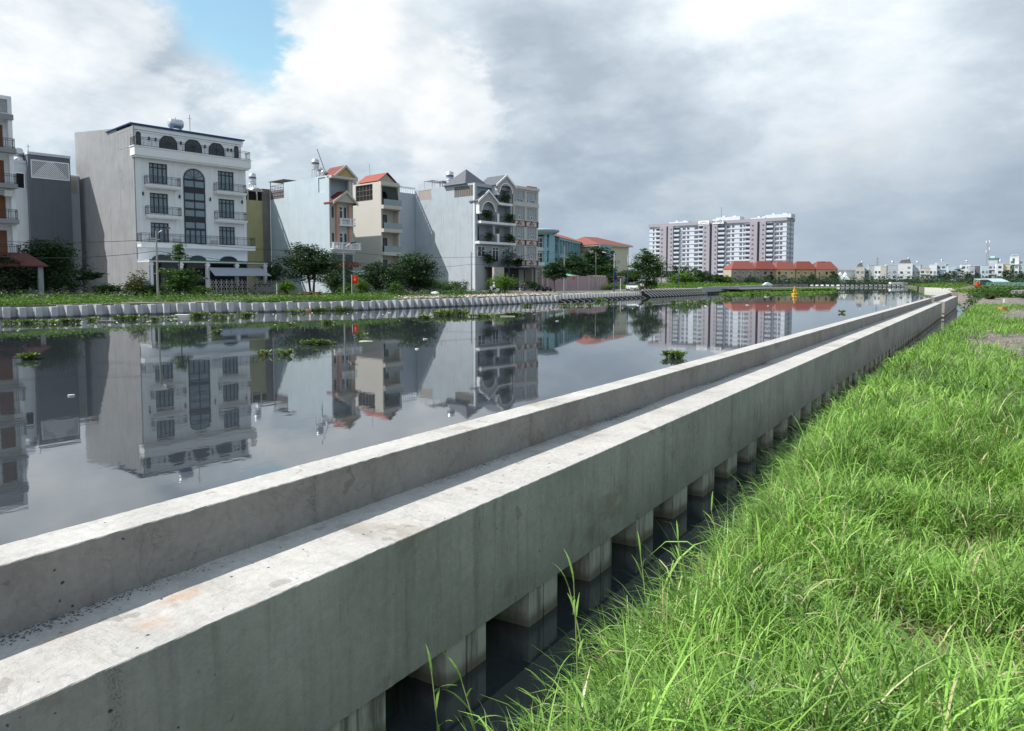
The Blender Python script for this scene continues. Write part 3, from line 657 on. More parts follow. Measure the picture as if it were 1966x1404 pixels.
for z0, z1 in ((8.72, 9.75), (10.3, 11.35), (11.37, 12.45), (12.47, 13.6), (14.15, 15.2)): win(c, 5.9, 8.75, z0, z1, -.03, 2, (), gm=glassblue, t=.12)
for z in (9.76, 13.61): MB().box(5.9, 8.75, -.07, -.003, z, z + .53).build('dark_band', frame, c)
arch_win(c, 5.9, 8.75, 15.21, 16.7, 0, 6, glassblue, t=.14)
MB().ring([(5.5, 6.7)] + arc(7.325, 15.25, 1.83, 180, 0, 14) + [(9.15, 6.7)], [(5.75, 6.7)] + arc(7.325, 15.25, 1.6, 180, 0, 14) + [(8.9, 6.7)], -.06, -.002).build('arch_surround', whitetrim, c)
for x in (.35, 4.75, 9.55, 14.1): MB().box(x, x + .35, -.08, -.001, 6.72, 17.25).build('pilaster', whitetrim, c)
for x in (.8, 5.35, 9.42, 13.95):
    for z in (12.8,): sconce(c, x, z)
for x0, x1 in ((1.65, 4.15), (6.4, 8.7), (10.55, 13.1)): arch_win(c, x0, x1, 4.5, 5.25, 0, 4, t=.08, mid=False)
MB().box(-.1, W + 1., -3.8, -.002, 4.2, 4.45).box(-.15, W + 1.05, -3.86, -.004, 4.451, 4.5).build('porch_roof', white, c)
MB().box(-.15, W + 1.05, -3.87, -3.862, 4.36, 4.5).build('roof_edge', green_trim, c)
for x in (-.05, 3.6, 7., 11., W + .5): MB().box(x, x + .4, -3.7, -3.3, 0, 4.19).box(x - .06, x + .46, -3.76, -3.24, 3.8, 4.0).build('porch_column', white, c)
MB().box(.2, W - .2, -.1, -.01, 0, 4.15).build('shopfront_glass', glass, c)
MB().box(-.12, -.003, -3.7, -.05, 0, 4.18).build('porch_side_wall', cement, c)
aw = MB().add([(7.2, -3.75, 3.6), (14.6, -3.75, 3.6), (14.9, -6., 2.55), (7.0, -6., 2.55), (7.2, -3.75, 3.54), (14.6, -3.75, 3.54), (14.9, -6., 2.49), (7.0, -6., 2.49)], [(0, 1, 2, 3), (7, 6, 5, 4), (0, 3, 7, 4), (1, 5, 6, 2), (2, 6, 7, 3)])
aw.build('awning', mat('grey_awning', (.36, .38, .42), .7), c)
tank_h(c, 6.2, 2.5, 21.6, 1.9, .62); antenna(c, 8.1, 2.5, 21.6, 2.7)
for x in (1.3, 4.4, 9.4): MB().box(x, x + .75, -.5, -.12, 6.75, 7.35).build('air_conditioner', mat('aircon_white', (.6, .6, .58)), c)
# ------------------------------------------------------------------ A: house at the left edge
a = house('balcony_house', -17.4, 0, 'white house at the left edge with brown doors and stacked balconies')
fl = [(4.6 + 3.9 * i) for i in range(4)]
MB().box(-8, -.003, .05, 14, 0, 21.5).build('unseen_shade_wing', white, a)  # unseen wing, added to throw shade over the porch
shell(a, 4.6, 14, 22.3, white, [(.3, 4.2, z + .25, z + 3.5, 1.0, 1) for z in fl] + [(.2, 4.2, 20.4, 21.9, .6, 1)] )
for z in fl:
    win(a, 2.5, 3.85, z + .3, z + 2.9, .95, 2, (.8,), fm=wood, gm=wood, t=.14, name='door'); win(a, .7, 2.0, z + .3, z + 2.9, .95, 2, (.8,), fm=wood, gm=wood, t=.14, name='door')
    balcony(a, -.2, 4.7, z + .2, .8, mat('grey_slab', (.30, .30, .32)), .5, mould=False, r=False); rail(a, [(0, -.75), (4.55, -.75), (4.55, -.02)], z + .2, 1.05, step=.2)
mb = MB()
for i in range(12): mb.box(.25, 4.15, .1, .16, 20.45 + i * .12, 20.5 + i * .12)
mb.build('slatted_screen', mat('pale_slat', (.5, .5, .5)), a)
MB().box(-.1, 4.7, -.15, -.002, 19.7, 20.3).build('grey_band', MATS['grey_slab'], a)
MB().box(3.5, 4.3, -.5, -.05, 11.2, 11.9).build('air_conditioner', MATS['aircon_white'], a)
MB().add([(-1, -5.4, 3.5), (6.1, -5.4, 3.5), (5.4, -.4, 5.0), (-1, -.4, 5.0), (-1, -5.4, 3.35), (6.1, -5.4, 3.35), (5.4, -.4, 4.85), (-1, -.4, 4.85)], [(0, 1, 2, 3), (4, 7, 6, 5), (0, 4, 5, 1), (1, 5, 6, 2)]).build('porch_roof', mat('shaded_red_tile', (.13, .038, .032), .8, .15, 2.), a)  # red tile darkened to stand for the shade on this roof
MB().box(5.2, 5.7, -5.1, -4.6, 0, 3.4).build('porch_column', cement, a)
# ------------------------------------------------------------------ B: grey blank house on the back lot
b = house('grey_lattice_house', -6.95, 18, 'dark grey blank house with a white lattice opening under its roof edge')
MB().box(0, 5.05, .003, 12, 0, 19.2).build('wall', darkgrey, b)
MB().box(-1.55, -.003, .8, 12, 0, 18.0).build('side_wing', palewall, b)
MB().box(-.05, 5.1, -.1, 12.1, 18.9, 19.25).box(-1.6, -.06, .7, 12, 17.7, 18.05).build('parapet', palewall, b)
MB().box(-1.2, -.35, .74, .798, 14.4, 16.3).build('side_opening', black, b); MB().box(-1.3, -.25, .68, .8, 16.3, 16.45).box(-.36, -.24, .69, .8, 14.2, 16.3).build('opening_trim', whitetrim, b)
mb = MB()
for i in range(19):
    x = .45 + i * .24
    for s in (-1, 1):
        x1 = x + s * 1.9
        lo, hi = max(.4, min(4.8, x)), max(.4, min(4.8, x1)); zz = lambda t: 15.9 + (t - x) / (x1 - x) * 2.2
        if abs(hi - lo) > .05: mb.tube([(lo, -.06, zz(lo)), (hi, -.06, zz(hi))], .045, 4)
mb.box(.32, 4.88, -.1, -.02, 15.78, 15.9).box(.32, 4.88, -.1, -.02, 18.1, 18.25).box(.3, .42, -.1, -.02, 15.9, 18.1).box(4.78, 4.9, -.1, -.02, 15.9, 18.1)
mb.build('lattice', whitetrim, b); MB().box(.4, 4.8, -.015, .0, 15.9, 18.1).build('lattice_opening', mat('dim_room', (.10, .10, .11)), b)
tank_h(b, -1., 2., 18.05, 1.9, .65); antenna(b, .6, 2, 19.2, 1.3)
n_ = house('narrow_house', -1.7, 20.5, 'narrow pale house squeezed between the grey lattice house and the white one')
shell(n_, 1.62, 10, 16.7, palewall); MB().box(-.05, 1.6, -.08, 10, 16.7, 16.95).build('parapet', whitetrim, n_); MB().box(.2, 1.3, -.05, -.002, 14.4, 16.3).build('window_band', tan, n_)
# ------------------------------------------------------------------ D: olive house behind the white one
d = house('olive_house', 16.5, 17.6, 'olive yellow house on the back lot with a steel roof tank')
shell(d, 10.2, 10, 15.4, olive); MB().box(0, 10.2, .25, 9, 15.4, 16.9).build('roof_storey', black, d)
MB().box(-.1, 10.3, -.3, .1, 16.9, 17.1).box(9.2, 9.35, -.05, .2, 15.4, 16.9).box(7.6, 7.72, -.05, .2, 15.4, 16.9).build('roof_slab', tan, d)
MB().box(10.21, 11.68, .02, 9, 0, 17.5).build('side_stack', brownwall, d)
tank_v(d, 9.6, 2., 17.1, 1.9, .6, 1.1); 
mb = MB(); mb.add([(5.5, 1, 17.1), (8.8, 1, 17.1), (8.8, 4, 18.3), (5.5, 4, 18.3)], [(0, 1, 2, 3)]).box(8.9, 10.0, .5, 3, 17.3, 17.6); mb.build('solar_panel', steel, d)
# ------------------------------------------------------------------ E: light blue house with little red gables
e = house('light_blue_house', 28.2, 0, 'tall light blue house with small red tiled gables and salmon columns')
shell(e, 4.4, 13.1, 18.2, skywall, [(.25, 4.15, 14.6, 17.7, 1.6, 1)], [(1.0, 2.95, 15.7, 18.0, .12, 1)])
MB().box(0, 4.4, 13.101, 17.6, 0, 15.7).build('rear_wing', skywall, e)
MB().box(.16, .18, 1.0, 2.95, 15.7, 18.0).build('grille', galv, e)
mb = MB()
for i in range(9): mb.box(.02, .06, 13.3 + i * .5, 13.36 + i * .5, 15.7, 18.0)
for z in (16.2, 16.8, 17.4, 18.0): mb.box(.0, .05, 13.2, 17.6, z, z + .06); mb.box(0, 4.4, 17.55, 17.6, z, z + .06)
mb.box(-.2, 4.5, 12.9, 17.8, 18.7, 18.8).box(.0, .1, 13.1, 13.2, 15.7, 18.7).box(0, .1, 17.5, 17.6, 15.7, 18.7).box(.08, .1, 13.2, 17.6, 15.7, 17.2); mb.build('roof_terrace_frame', mat('weathered_steel', (.20, .18, .17), .8, .3), e)
MB().box(-.02, 4.45, -.45, -.003, 6.25, 6.75).box(-.1, 5.1, -1.1, -.004, 6.751, 6.9).build('gallery_slab', white, e)
def balustrade(root, pts, z, h=.95, m=None):
    mb = MB()
    for p, q in zip(pts, pts[1:]):
        p, q = Vector((*p, 0)), Vector((*q, 0)); n = max(2, int((q - p).length / .26))
        for i in range(n + 1):
            s = p + (q - p) * i / n
            if i % 6: mb.lathe([(.045, z), (.085, z + h * .3), (.04, z + h * .55), (.06, z + h * .85)], 6, (s.x, s.y, 0))
            else: mb.box(s.x - .11, s.x + .11, s.y - .11, s.y + .11, z, z + h)
        mb.box(min(p.x, q.x) - .1, max(p.x, q.x) + .1, min(p.y, q.y) - .1, max(p.y, q.y) + .1, z + h * .86, z + h)
    return mb.build('balustrade', m or whitetrim, root)
balustrade(e, [(0, -1.), (5., -1.)], 6.9); MB().box(1.35, 4.2, -1.0, -.003, 10.45, 10.7).build('balcony', white, e); balustrade(e, [(1.5, -.85), (4.1, -.85)], 10.7)
for x in (1.05, 3.3): MB().box(x, x + .45, -.5, -.01, 6.9, 13.75).box(x - .06, x + .51, -.56, -.004, 13.4, 13.6).build('column', pinkcol, e)
MB().box(.1, .9, -.1, -.002, 6.9, 14.2).box(3.9, 4.35, -.1, -.002, 6.9, 14.2).build('facade_panel', tan, e)
for z in (7.5, 11.6):
    win(e, .35, .65, z + .1, z + 1.8, -.12, 1, (), t=.05); win(e, 1.7, 2.4, z, z + 1.9, -.05, 1, (.7,), fm=whitetrim); win(e, 2.7, 3.0, z, z + 1.8, -.05, 1, (), t=.05)
gable(e, .2, 4.2, 14.1, 15.75, -1.2, 1.4, redtile, tan, .3, xa=2.4, trim=beige)
gable(e, .8, 4.6, 18.2, 19.8, -.6, 3.6, redtile, mat('ochre_plaster', (.52, .36, .15)), .3, xa=2.7, trim=beige)
MB().box(0, 4.9, -.7, .6, 17.75, 18.15).box(3.5, 3.9, -.3, .1, 14.5, 17.75).build('roof_beam', beige, e)
MB().box(.6, 4.3, -1.5, -.003, 4.05, 4.3).add([(.5, -1.6, 4.3), (4.9, -1.6, 4.3), (4.9, -.01, 4.9), (.5, -.01, 4.9)], [(0, 1, 2, 3)]).build('porch_roof', redtile, e)
MB().box(2.8, 4.2, -.04, -.003, .1, 6.0).box(.5, 2.4, -.04, -.003, 4.9, 6.0).build('shop_opening', glass, e)
MB().add([(2.6, -4, 2.9), (5.7, -4, 2.9), (5.7, -1.2, 3.5), (2.6, -1.2, 3.5), (2.6, -4, 2.84), (5.7, -4, 2.84), (5.7, -1.2, 3.44), (2.6, -1.2, 3.44)], [(0, 1, 2, 3), (4, 5, 6, 7), (0, 1, 5, 4)]).build('awning', mat('mint_sheet', (.42, .58, .55)), e)
tank_v(e, 1.2, 5.5, 18.2, 1.7, .6, 1.4); tank_v(e, 2.6, 6.3, 18.2, 1.2, .5, .8); tank_h(e, 1.2, 2.6, 18.0, 1.6, .35)
MB().tube([(1.3, 2.8, 18.9), (.2, 3.4, 22.6)], .05, 5).build('leaning_mast', iron, e)
# ------------------------------------------------------------------ F: cream house with red roof
f = house('cream_house', 38.1, 0, 'cream house with a red sheet roof, a dark side vent and glass balconies')
lv = [2.9, 6.7, 10.55, 14.4]
shell(f, 3.95, 14, 18.3, beige, [(.25, 3.65, z, z + 3.15, 1.3, 1) for z in lv], [(2.15, 6.9, 15.35, 18.05, .25, 1)])
win(f, 2.2, 6.85, 15.4, 18.0, .2, 5, (.33, .66), fm=brownwall, gm=black, ax='x', t=.07)
for z in lv[1:]:
    win(f, .4, 2.2, z + .1, z + 2.4, 1.25, 2, (.8,)); MB().box(.0, 3.95, -.75, -.003, z - .62, z - .02).build('balcony', beige, f)
    g = MB().box(.1, 3.85, -.72, -.69, z, z + .95).build('glass_rail', mat('glass_rail', (.28, .34, .34), .1, spec=.6), f)
win(f, .4, 2.2, 3.1, 5.4, 1.25, 2, ())
MB().add([(.35, .2, 17.4), (3.4, .2, 17.4), (3.6, -.5, 14.5), (2.4, -.5, 14.5)], [(0, 1, 2, 3)]).build('sun_sail', mat('dark_sail', (.05, .065, .06), .8), f)
MB().box(-.05, 4.0, -.2, -.004, 17.65, 18.0).box(3.66, 3.96, -.05, -.004, 0, 17.64).box(0, .25, -.05, -.004, 0, 17.64).build('facade_frame', beige, f)
MB().prism([(.1, 18.45), (3.8, 18.45), (3.8, 18.5), (1.9, 19.8), (.1, 18.5)], 1.0, 6.4).build('attic_wall', tan, f)
MB().add([(-.1, .6, 18.42), (2.0, .6, 20.0), (2.0, 6.6, 20.0), (-.1, 6.6, 18.42), (4.05, .6, 18.42), (4.05, 6.6, 18.42)], [(0, 1, 2, 3), (1, 4, 5, 2)]).build('roof', mat('red_sheet_roof', (.32, .075, .045), .6), f)
tank_h(f, .9, 9.2, 18.3, 1.9, .6); tank_h(f, 3.3, 8.5, 18.3, 1.5, .5); MB().box(3.5, 3.9, 5.5, 8, 18.9, 19.2).tube([(3.6, 7.5, 18.3), (3.4, 7.5, 22.3)], .04, 5).build('roof_mast', galv, f)
# ------------------------------------------------------------------ G: house behind, only its upper front shows
g_ = house('blue_grey_house', 50., 17.4, 'blue grey house front set back between the cream house and the slate gabled house')
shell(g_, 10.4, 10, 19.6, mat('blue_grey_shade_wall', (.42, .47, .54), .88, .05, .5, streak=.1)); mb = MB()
for i in range(14): mb.box(4. + i * .46, 4.14 + i * .46, .1, .24, 19.6, 20.6)
mb.box(3.9, 10.4, .05, .3, 20.6, 20.85).box(3.9, 4.3, .0, .4, 19.6, 21.2); mb.build('roof_balustrade', whitetrim, g_)
# ------------------------------------------------------------------ H: slate gabled house
h = house('slate_gable_house', 60.1, 0, 'tall pale grey house with slate gables, arched loggias and potted plants')
hl = [5.4, 9.35, 13.2, 17.0]
fac = mat('taupe_facade', (.42, .40, .39), .85, .04)
shell(h, 10.4, 17.2, 20.3, greywall, [(.6, 4.9, 9.55, 12.6, 1.5, 1), (5.5, 9.9, 9.55, 12.6, 1.5, 1), (.7, 4.7, 13.4, 15.4, 1.5, 1), (5.5, 9.9, 13.4, 16.6, 1.5, 1), (5.5, 9.6, 17.2, 19.6, 1.5, 1), (.5, 4.6, 17.9, 19.7, .8, 1)], [(.4, 5.6, 17.9, 19.9, .12, 1), (12.3, 16.1, 18.1, 20.05, .06, 1)])
MB().box(-.012, -.003, .25, .45, .2, 20.2).build('corner_bead', whitetrim, h)
mb = MB()
for i in range(9): mb.box(.06, .1, .42 + i * .6, .9 + i * .6, 17.92, 19.88)
mb.build('side_vent_blocks', brownwall, h); MB().box(.04, .055, 12.35, 16.05, 18.12, 20.0).build('patched_plaster', mat('patch', (.38, .33, .30), .9, .1, 1.), h)
for x0, x1, z0, z1 in ((.9, 2.4, 9.6, 12.2), (5.7, 8.0, 9.6, 12.2), (.9, 2.4, 13.45, 15.3), (5.7, 7.2, 13.45, 16.2), (5.7, 7.6, 17.25, 19.4)): win(h, x0, x1, z0, z1, 1.44, 2, (.8,))
win(h, .55, 2.6, 6.5, 8.45, -.03, 2, (.6,), fm=whitetrim); win(h, 4.6, 6.4, 5.6, 8.4, -.03, 2, (.8,), fm=whitetrim)
for x0, x1, z in ((.0, 10.3, 9.35), (.5, 10.3, 13.2), (5.2, 9.4, 17.0)):
    balcony(h, x0, x1, z, 1.1, whitetrim, .45, mould=False, r=False); rail(h, [(x0 + .1, -1.05), (x1 - .1, -1.05)], z, 1.2, step=.14)
for z in (9.35, 13.2): MB().box(4.9, 5.45, -1.15, -.55, z + .01, z + 1.6).build('balcony_pillar', whitetrim, h)
gable(h, .0, 5.2, 16.9, 18.9, -1.1, 1.5, slate, fac, .2)
gable(h, 4.9, 10.2, 20.35, 22.3, -1.1, 4., slate, fac, .2)
for cx, zc, r_ in ((2.6, 15.1, 1.75), (7.5, 19.0, 1.75)):
    z1 = {15.1: 16.9, 19.0: 20.35}[zc]; x0, x1 = cx - 2.45, cx + 2.45
    o_ = [(x0, zc - .2), (x0, z1)] + [(cx + (2.4) * t, z1) for t in (-.5, 0, .5)] + [(x1, z1), (x1, zc - .2)] + [(cx + r_, zc - .2)] + arc(cx, zc, r_, 0, 180, 12) + [(cx - r_, zc - .2)]
    MB().prism(o_, -1.05, -.75).build('arch_spandrel', fac, h)
    MB().ring(arc(cx, zc, r_ + .16, 0, 180, 12), arc(cx, zc, r_ - .02, 0, 180, 12), -1.12, -1.03).build('arch_moulding', whitetrim, h)
    MB().box(x0, x0 + .55, -1.04, -.02, zc - .6, z1).build('arch_jamb', whitetrim, h)
MB().add([(-.6, 2., 20.3), (6.2, 2., 20.3), (6.2, 8.5, 20.3), (-.6, 8.5, 20.3), (2.6, 5., 23.6), (3.2, 5.4, 23.6)], [(0, 1, 4), (1, 2, 5, 4), (2, 3, 5), (3, 0, 4, 5), (0, 3, 2, 1)]).build('hip_roof', slate, h)
MB().box(-.3, 2.4, -5.2, -4.7, 0, 4.4).build('gate_pillar', mat('stained_plaster', (.40, .37, .33), .9, .15, .8, dirt=.3), h)
MB().box(2.45, 11.6, -5.1, -4.8, 0, .15).box(2.45, 11.6, -5.0, -.02, 4.3, 4.55).box(3.8, 4.1, -5.05, -4.85, .15, 4.3).box(8.4, 8.6, -5.05, -4.85, .15, 4.3).box(11.3, 11.6, -5.05, -4.85, .15, 4.3).build('gate_frame', frame, h)
MB().box(2.45, 11.3, -1., -.9, .1, 4.28).build('garage_door', mat('garage_dark', (.035, .034, .036), .5, .2, 2.), h)
mb = MB()
for y0, hh in ((12.5, 1.6), (9.5, 1.2)): 
    for x in (.3, 2.5, 4.7):
        for yy_ in (0, 2.2): mb.box(x, x + .08, y0 + yy_, y0 + yy_ + .08, 20.3, 20.3 + hh)
    mb.box(.2, 4.9, y0 - .2, y0 + 2.5, 20.3 + hh, 20.38 + hh)
for i in range(12): mb.box(.12, .15, 13 + i * .3, 13.05 + i * .3, 20.3, 21.5)
mb.build('roof_pergola', mat('pale_steel', (.5, .5, .5)), h)
tank_v(h, 2., 9., 20.3, 2.3, .75, .8); tank_v(h, 5., 4., 20.3, 1.0, .8, .3); tank_h(h, 2.6, 6.8, 20.3, 1.6, .4)
# ------------------------------------------------------------------ I: beige house with maroon gable motifs
i_ = house('curtained_house', 70.75, 0, 'narrow pale house with curtained windows and maroon gable motifs between floors')
shell(i_, 7.75, 16, 20.8, mat('ivory_wall', (.60, .58, .54), .85, .04), [(x, x + 3.1, z, z + hh, .2) for x in (.4, 4.15) for z, hh in ((17.75, 2.25), (14.25, 2.5), (10.4, 2.4), (6.3, 2.6))] + [(.5, 5.9, .1, 4.2, 1.5, 1)])
for x in (.4, 4.15):
    win(i_, x, x + 3.1, 18.45, 20.0, .15, 2, (), fm=tan, gm=curtain, t=.07); 
    sg = MB().box(x, x + 3.1, .05, .12, 17.76, 18.42).build('sign_board', mat('sign_lilac', (.50, .53, .62)), i_)
    mk = MB().ring(arc(x + .42, 18.1, .24, 30, 330, 12), arc(x + .42, 18.1, .15, 30, 330, 12), .02, .049)
    for j in range(7): mk.box(x + .85 + j * .27, x + 1.06 + j * .27, .03, .049, 18.06 + .02 * (j % 2), 18.24 - .03 * (j % 3 == 1))
    mk.box(x + 1.1, x + 2.6, .03, .049, 17.88, 17.95); mk.build('sign_mark', mat('sign_navy', (.06, .12, .27)), sg)
    for z, hh in ((14.25, 2.5), (10.4, 2.4), (6.3, 2.6)):
        w_ = win(i_, x, x + 3.1, z, z + hh, .15, 4, (), fm=mat('mullion_grey', (.40, .43, .43)), gm=curtain, t=.08)
        MB().box(x + 1.3, x + 1.8, .02, .12, z + .15, z + .85).build('casement', whitetrim, w_); MB().box(x + 1.4, x + 1.7, .0, .019, z + .25, z + .75).build('casement_pane', glass, w_)
        if z > 5: MB().prism([(x + .75, z - .95), (x + 2.35, z - .95), (x + 1.55, z - .3)], -.12, -.003).build('gable_motif', maroon, i_); MB().prism([(x + 1.2, z - .82), (x + 1.9, z - .82), (x + 1.55, z - .55)], -.14, -.121).build('motif_inset', beige, i_)
for z in (14.05, 13.0, 10.2, 9.2, 6.1, 5.1): MB().box(-.05, 7.8, -.1, -.004, z - .1, z).build('maroon_band', maroon, i_)
for x in (0, 3.55, 7.35):
    for z in (13.0, 9.2, 5.1): MB().box(x, x + .4, -.16, -.101, z, z + .95).box(x - .08, x + .48, -.18, -.161, z + .7, z + .9).build('maroon_bracket', maroon, i_)
MB().box(-.1, 7.85, -.35, -.003, 20.3, 20.85).box(-.1, 7.85, -.2, -.003, 16.95, 17.6).build('cornice', MATS['ivory_wall'], i_)
for x in (.0, 3.55, 7.4): MB().box(x, x + .36, -.13, -.004, 14.1, 20.29).build('pilaster', MATS['ivory_wall'], i_)
mb = MB()
for j in range(6): mb.lathe([(.16, 0), (.24, .3), (.2, .34)], 8, (4.6 + j * .55, .2, 20.86))
mb.build('roof_pots', mat('terracotta', (.40, .14, .08)), i_)
MB().box(.6, 5.0, -3.2, -.003, 4.2, 4.45).build('porch_roof', brownwall, i_)
for x in (5.3, 6.9): MB().box(x, x + .5, -3.1, -2.6, 0, 4.6).build('porch_column', tan, i_)
MB().box(5.2, 7.6, -3.3, -.003, 4.6, 5.0).build('porch_beam', tan, i_)
# ------------------------------------------------------------------ kit for things built from two world points
def frame_on(name, p0, p1, label, cat, z=GZ, group=None):
    """Empty at p0, local x towards p1, local y away from the camera; returns (empty, length)"""
    d = p1 - p0; rz = math.atan2(d.y, d.x); return empty(name, (p0.x, p0.y, z), rz, label, cat, group), math.hypot(d.x, d.y)
# ------------------------------------------------------------------ school
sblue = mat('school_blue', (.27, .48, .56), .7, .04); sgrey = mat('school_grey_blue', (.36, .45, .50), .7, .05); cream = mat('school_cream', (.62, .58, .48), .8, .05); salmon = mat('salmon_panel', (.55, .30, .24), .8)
s, LW = frame_on('school', P(1064, 184), P(1120, 217), 'light blue school with round disc roofed stair tower and long orange tiled wing', 'school')
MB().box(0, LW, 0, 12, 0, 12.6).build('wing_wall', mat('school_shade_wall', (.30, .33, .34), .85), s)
MB().box(-.3, LW + .3, -1.4, 12.5, 12.55, 13.1).build('eaves', sblue, s)
MB().prism([(-1.6, 13.1), (13., 13.1), (5.7, 15.6)], -2, LW + 2, 'x').build('roof', orangetile, s)
for fl_ in (9.4, 6., 2.6):
    for i in range(int(LW / 2.9)): win(s, .5 + i * 2.9, 2.9 + i * 2.9, fl_, fl_ + 2.1, -.03, 3, (), fm=sgrey, t=.12)
    MB().box(0, LW, -1.3, -.004, fl_ - 1.6, fl_ - .6).build('gallery', sblue, s)
for i in range(int(LW / 2.9) + 1): MB().box(i * 2.9, i * 2.9 + .4, -1.35, -.9, 0, 12.5).build('pier', sblue, s)
st, _ = frame_on('stair_tower', P(1026, 179), P(1066, 180), None, None); st.parent = s; st.matrix_parent_inverse = s.matrix_basis.inverted()
def spart(mb, n, m, sm=False): return mb.build(n, m, st, sm)
spart(MB().box(0, 3.4, .4, 6, 0, 13.1), 'stair_wall', sgrey)
for x, w_ in ((2.45, .75), (3.7, 1.5)): spart(MB().box(x, x + w_, -.2, 3, 0, 13.6), 'stair_pier', sblue)
spart(MB().box(.0, 5.2, .1, .399, 9.5, 10.3).box(0, 5.2, .1, .398, 5.8, 6.6).box(0, 5.2, .1, .397, 2.2, 3.), 'stair_band', mat('school_pale', (.55, .66, .70)))
for z in (10.35, 6.65, 3.05):
    for x in (.3, 3.25): win(st, x, x + (1.9 if x < 1 else .45), z, z + 2.4, .36, 2 if x < 1 else 1, (.5,), fm=whitetrim, t=.08)
spart(MB().lathe([(3.2, 13.5), (4.6, 13.9), (5.3, 14.35), (5.3, 14.7), (4.8, 14.95), (.5, 15.05)], 28, (1.6, 2.6, 0)), 'disc_roof', sgrey, True)
eb, L2 = frame_on('end_block', P(1150, 203), P(1206, 212), None, None); eb.parent = s; eb.matrix_parent_inverse = s.matrix_basis.inverted()
MB().box(0, L2, 0, 14, 0, 11.9).build('end_wall', cream, eb); MB().box(-.8, L2 + .9, -.9, 15, 11.9, 12.3).build('end_eaves', cream, eb)
MB().add([(-1, -1, 12.3), (L2 + 1, -1, 12.3), (L2 + 1, 15, 12.3), (-1, 15, 12.3), (L2 * .1, 7, 14.9), (L2 * .55, 7, 14.9)], [(0, 1, 5, 4), (1, 2, 5), (2, 3, 4, 5), (3, 0, 4), (0, 3, 2, 1)]).build('end_roof', mat('brick_red_tile', (.23, .08, .062), .75, .1, 1.5), eb)
MB().box(1.3, 4.1, -.7, -.003, 0, 12.).box(-.9, 4.3, -1.1, -.71, 11.4, 12.2).build('blue_bay', sblue, eb)
for z in (8.6, 4.9, 1.4):
    win(eb, 4.8, 6.6, z, z + 2.1, -.03, 3, (.5,)); MB().box(4.6, 6.8, -.1, -.004, z - 1.3, z - .1).build('spandrel', salmon, eb)
# ------------------------------------------------------------------ pink boundary wall
pinkw = mat('pink_wall', (.52, .385, .385), .85, .07, .8, dirt=.15); pinkp = mat('pink_pier', (.58, .45, .44), .85, .05)
def panel_wall(name, label, pts, step, hgt, m, mp, cat='wall'):
    root = empty(name, (pts[0].x, pts[0].y, GZ), 0, label, cat)
    for p0, p1 in zip(pts, pts[1:]):
        d = p1 - p0; L = math.hypot(d.x, d.y); n = max(1, round(L / step)); rz = math.atan2(d.y, d.x); w_ = L / n
        me = MB().box(.2, w_ - .2, .05, .2, 0, hgt - .25).box(.2, w_ - .2, -.0, .25, hgt * .38, hgt * .43).box(.2, w_ - .2, -.02, .27, hgt - .25, hgt - .1).mesh('panel'); me.materials.append(m)
        mq = MB().box(-.2, .2, -.06, .32, 0, hgt).box(-.26, .26, -.12, .38, hgt, hgt + .1).mesh('pier'); mq.materials.append(mp)
        for i in range(n):
            for nm, mm in (('panel', me), ('pier', mq)):
                o = obj(nm, mm, root); q = p0 + d * (i / n) - pts[0]; o.location = (q.x, q.y, 0); o.rotation_euler = (0, 0, rz)
    return root
pk = panel_wall('pink_boundary_wall', 'long pink panelled boundary wall in front of the school', [P(1020, 149), P(1131, 150), P(1206, 188)], 2.45, 3.0, pinkw, pinkp)
for u, nm in ((1031.5, 'red round sign on the pink wall beside the curtained house'), (1101, 'red round sign on the pink wall right of the concrete pole')):
    o = MB().lathe([(.32, -.04), (.32, 0)], 14, (0, 0, 0), 'y').build('wall_sign', mat('sign_red', (.75, .12, .06))); o.location = P(u, 148.4, GZ + 2.1 + .35); o.rotation_euler = (0, 0, YAW); tag(o, nm, 'sign', 'red signs on the pink wall')
sh, LL = frame_on('mint_roof_shed', P(1088, 158), P(1138, 172), 'low shed with a mint green sheet roof behind the pink wall', 'shed')
MB().box(0, LL, 0, 5, 0, 3.0).build('wall', tan, sh); MB().add([(-.3, -.6, 3.1), (LL + .3, -.6, 3.1), (LL + .3, 5, 4.3), (-.3, 5, 4.3), (-.3, -.6, 3.0), (LL + .3, -.6, 3.0), (LL + .3, 5, 4.2), (-.3, 5, 4.2)], [(0, 1, 2, 3), (7, 6, 5, 4), (0, 4, 5, 1), (1, 5, 6, 2), (3, 7, 4, 0)]).build('roof', mat('mint_roof', (.36, .58, .50), .5), sh)
gw = panel_wall('grey_boundary_wall', 'grey panelled wall beyond the leafy roadside tree', [P(1258, 240), P(1300, 236)], 3.4, 3.2, mat('grey_panel', (.42, .39, .38)), mat('grey_pier', (.32, .30, .29)))
# ------------------------------------------------------------------ apartment tower
tw = mat('tower_white', (.60, .64, .71), .8, .04); tm = mat('tower_mauve', (.37, .345, .385), .8, .05); tdk = mat('tower_slot', (.10, .105, .125), .8); tbeam = mat('tower_floor_band', (.40, .41, .475), .8)  # mauve and slot tones set paler, standing in for distance haze
T, TL = frame_on('apartment_tower', P(1245.5, 497), P(1507, 440), 'long white and mauve apartment tower with rows of balconies and rooftop sign boards', 'tower')
def tx(z): # elevation drawing: column position from the photographed front, corrected for its slant
    u = 1220 + z / 4.681; t0, t1 = (1245.5 - 983) / 1365, (1507 - 983) / 1365; t = (u - 983) / 1365
    A, B = P(1245.5, 497), P(1507, 440); r = Vector((math.cos(YAW), math.sin(YAW), 0)); f_ = Vector((-math.sin(YAW), math.cos(YAW), 0))
    D = B - A; return TL * (t * A.dot(f_) - A.dot(r)) / (D.dot(r) - t * D.dot(f_))
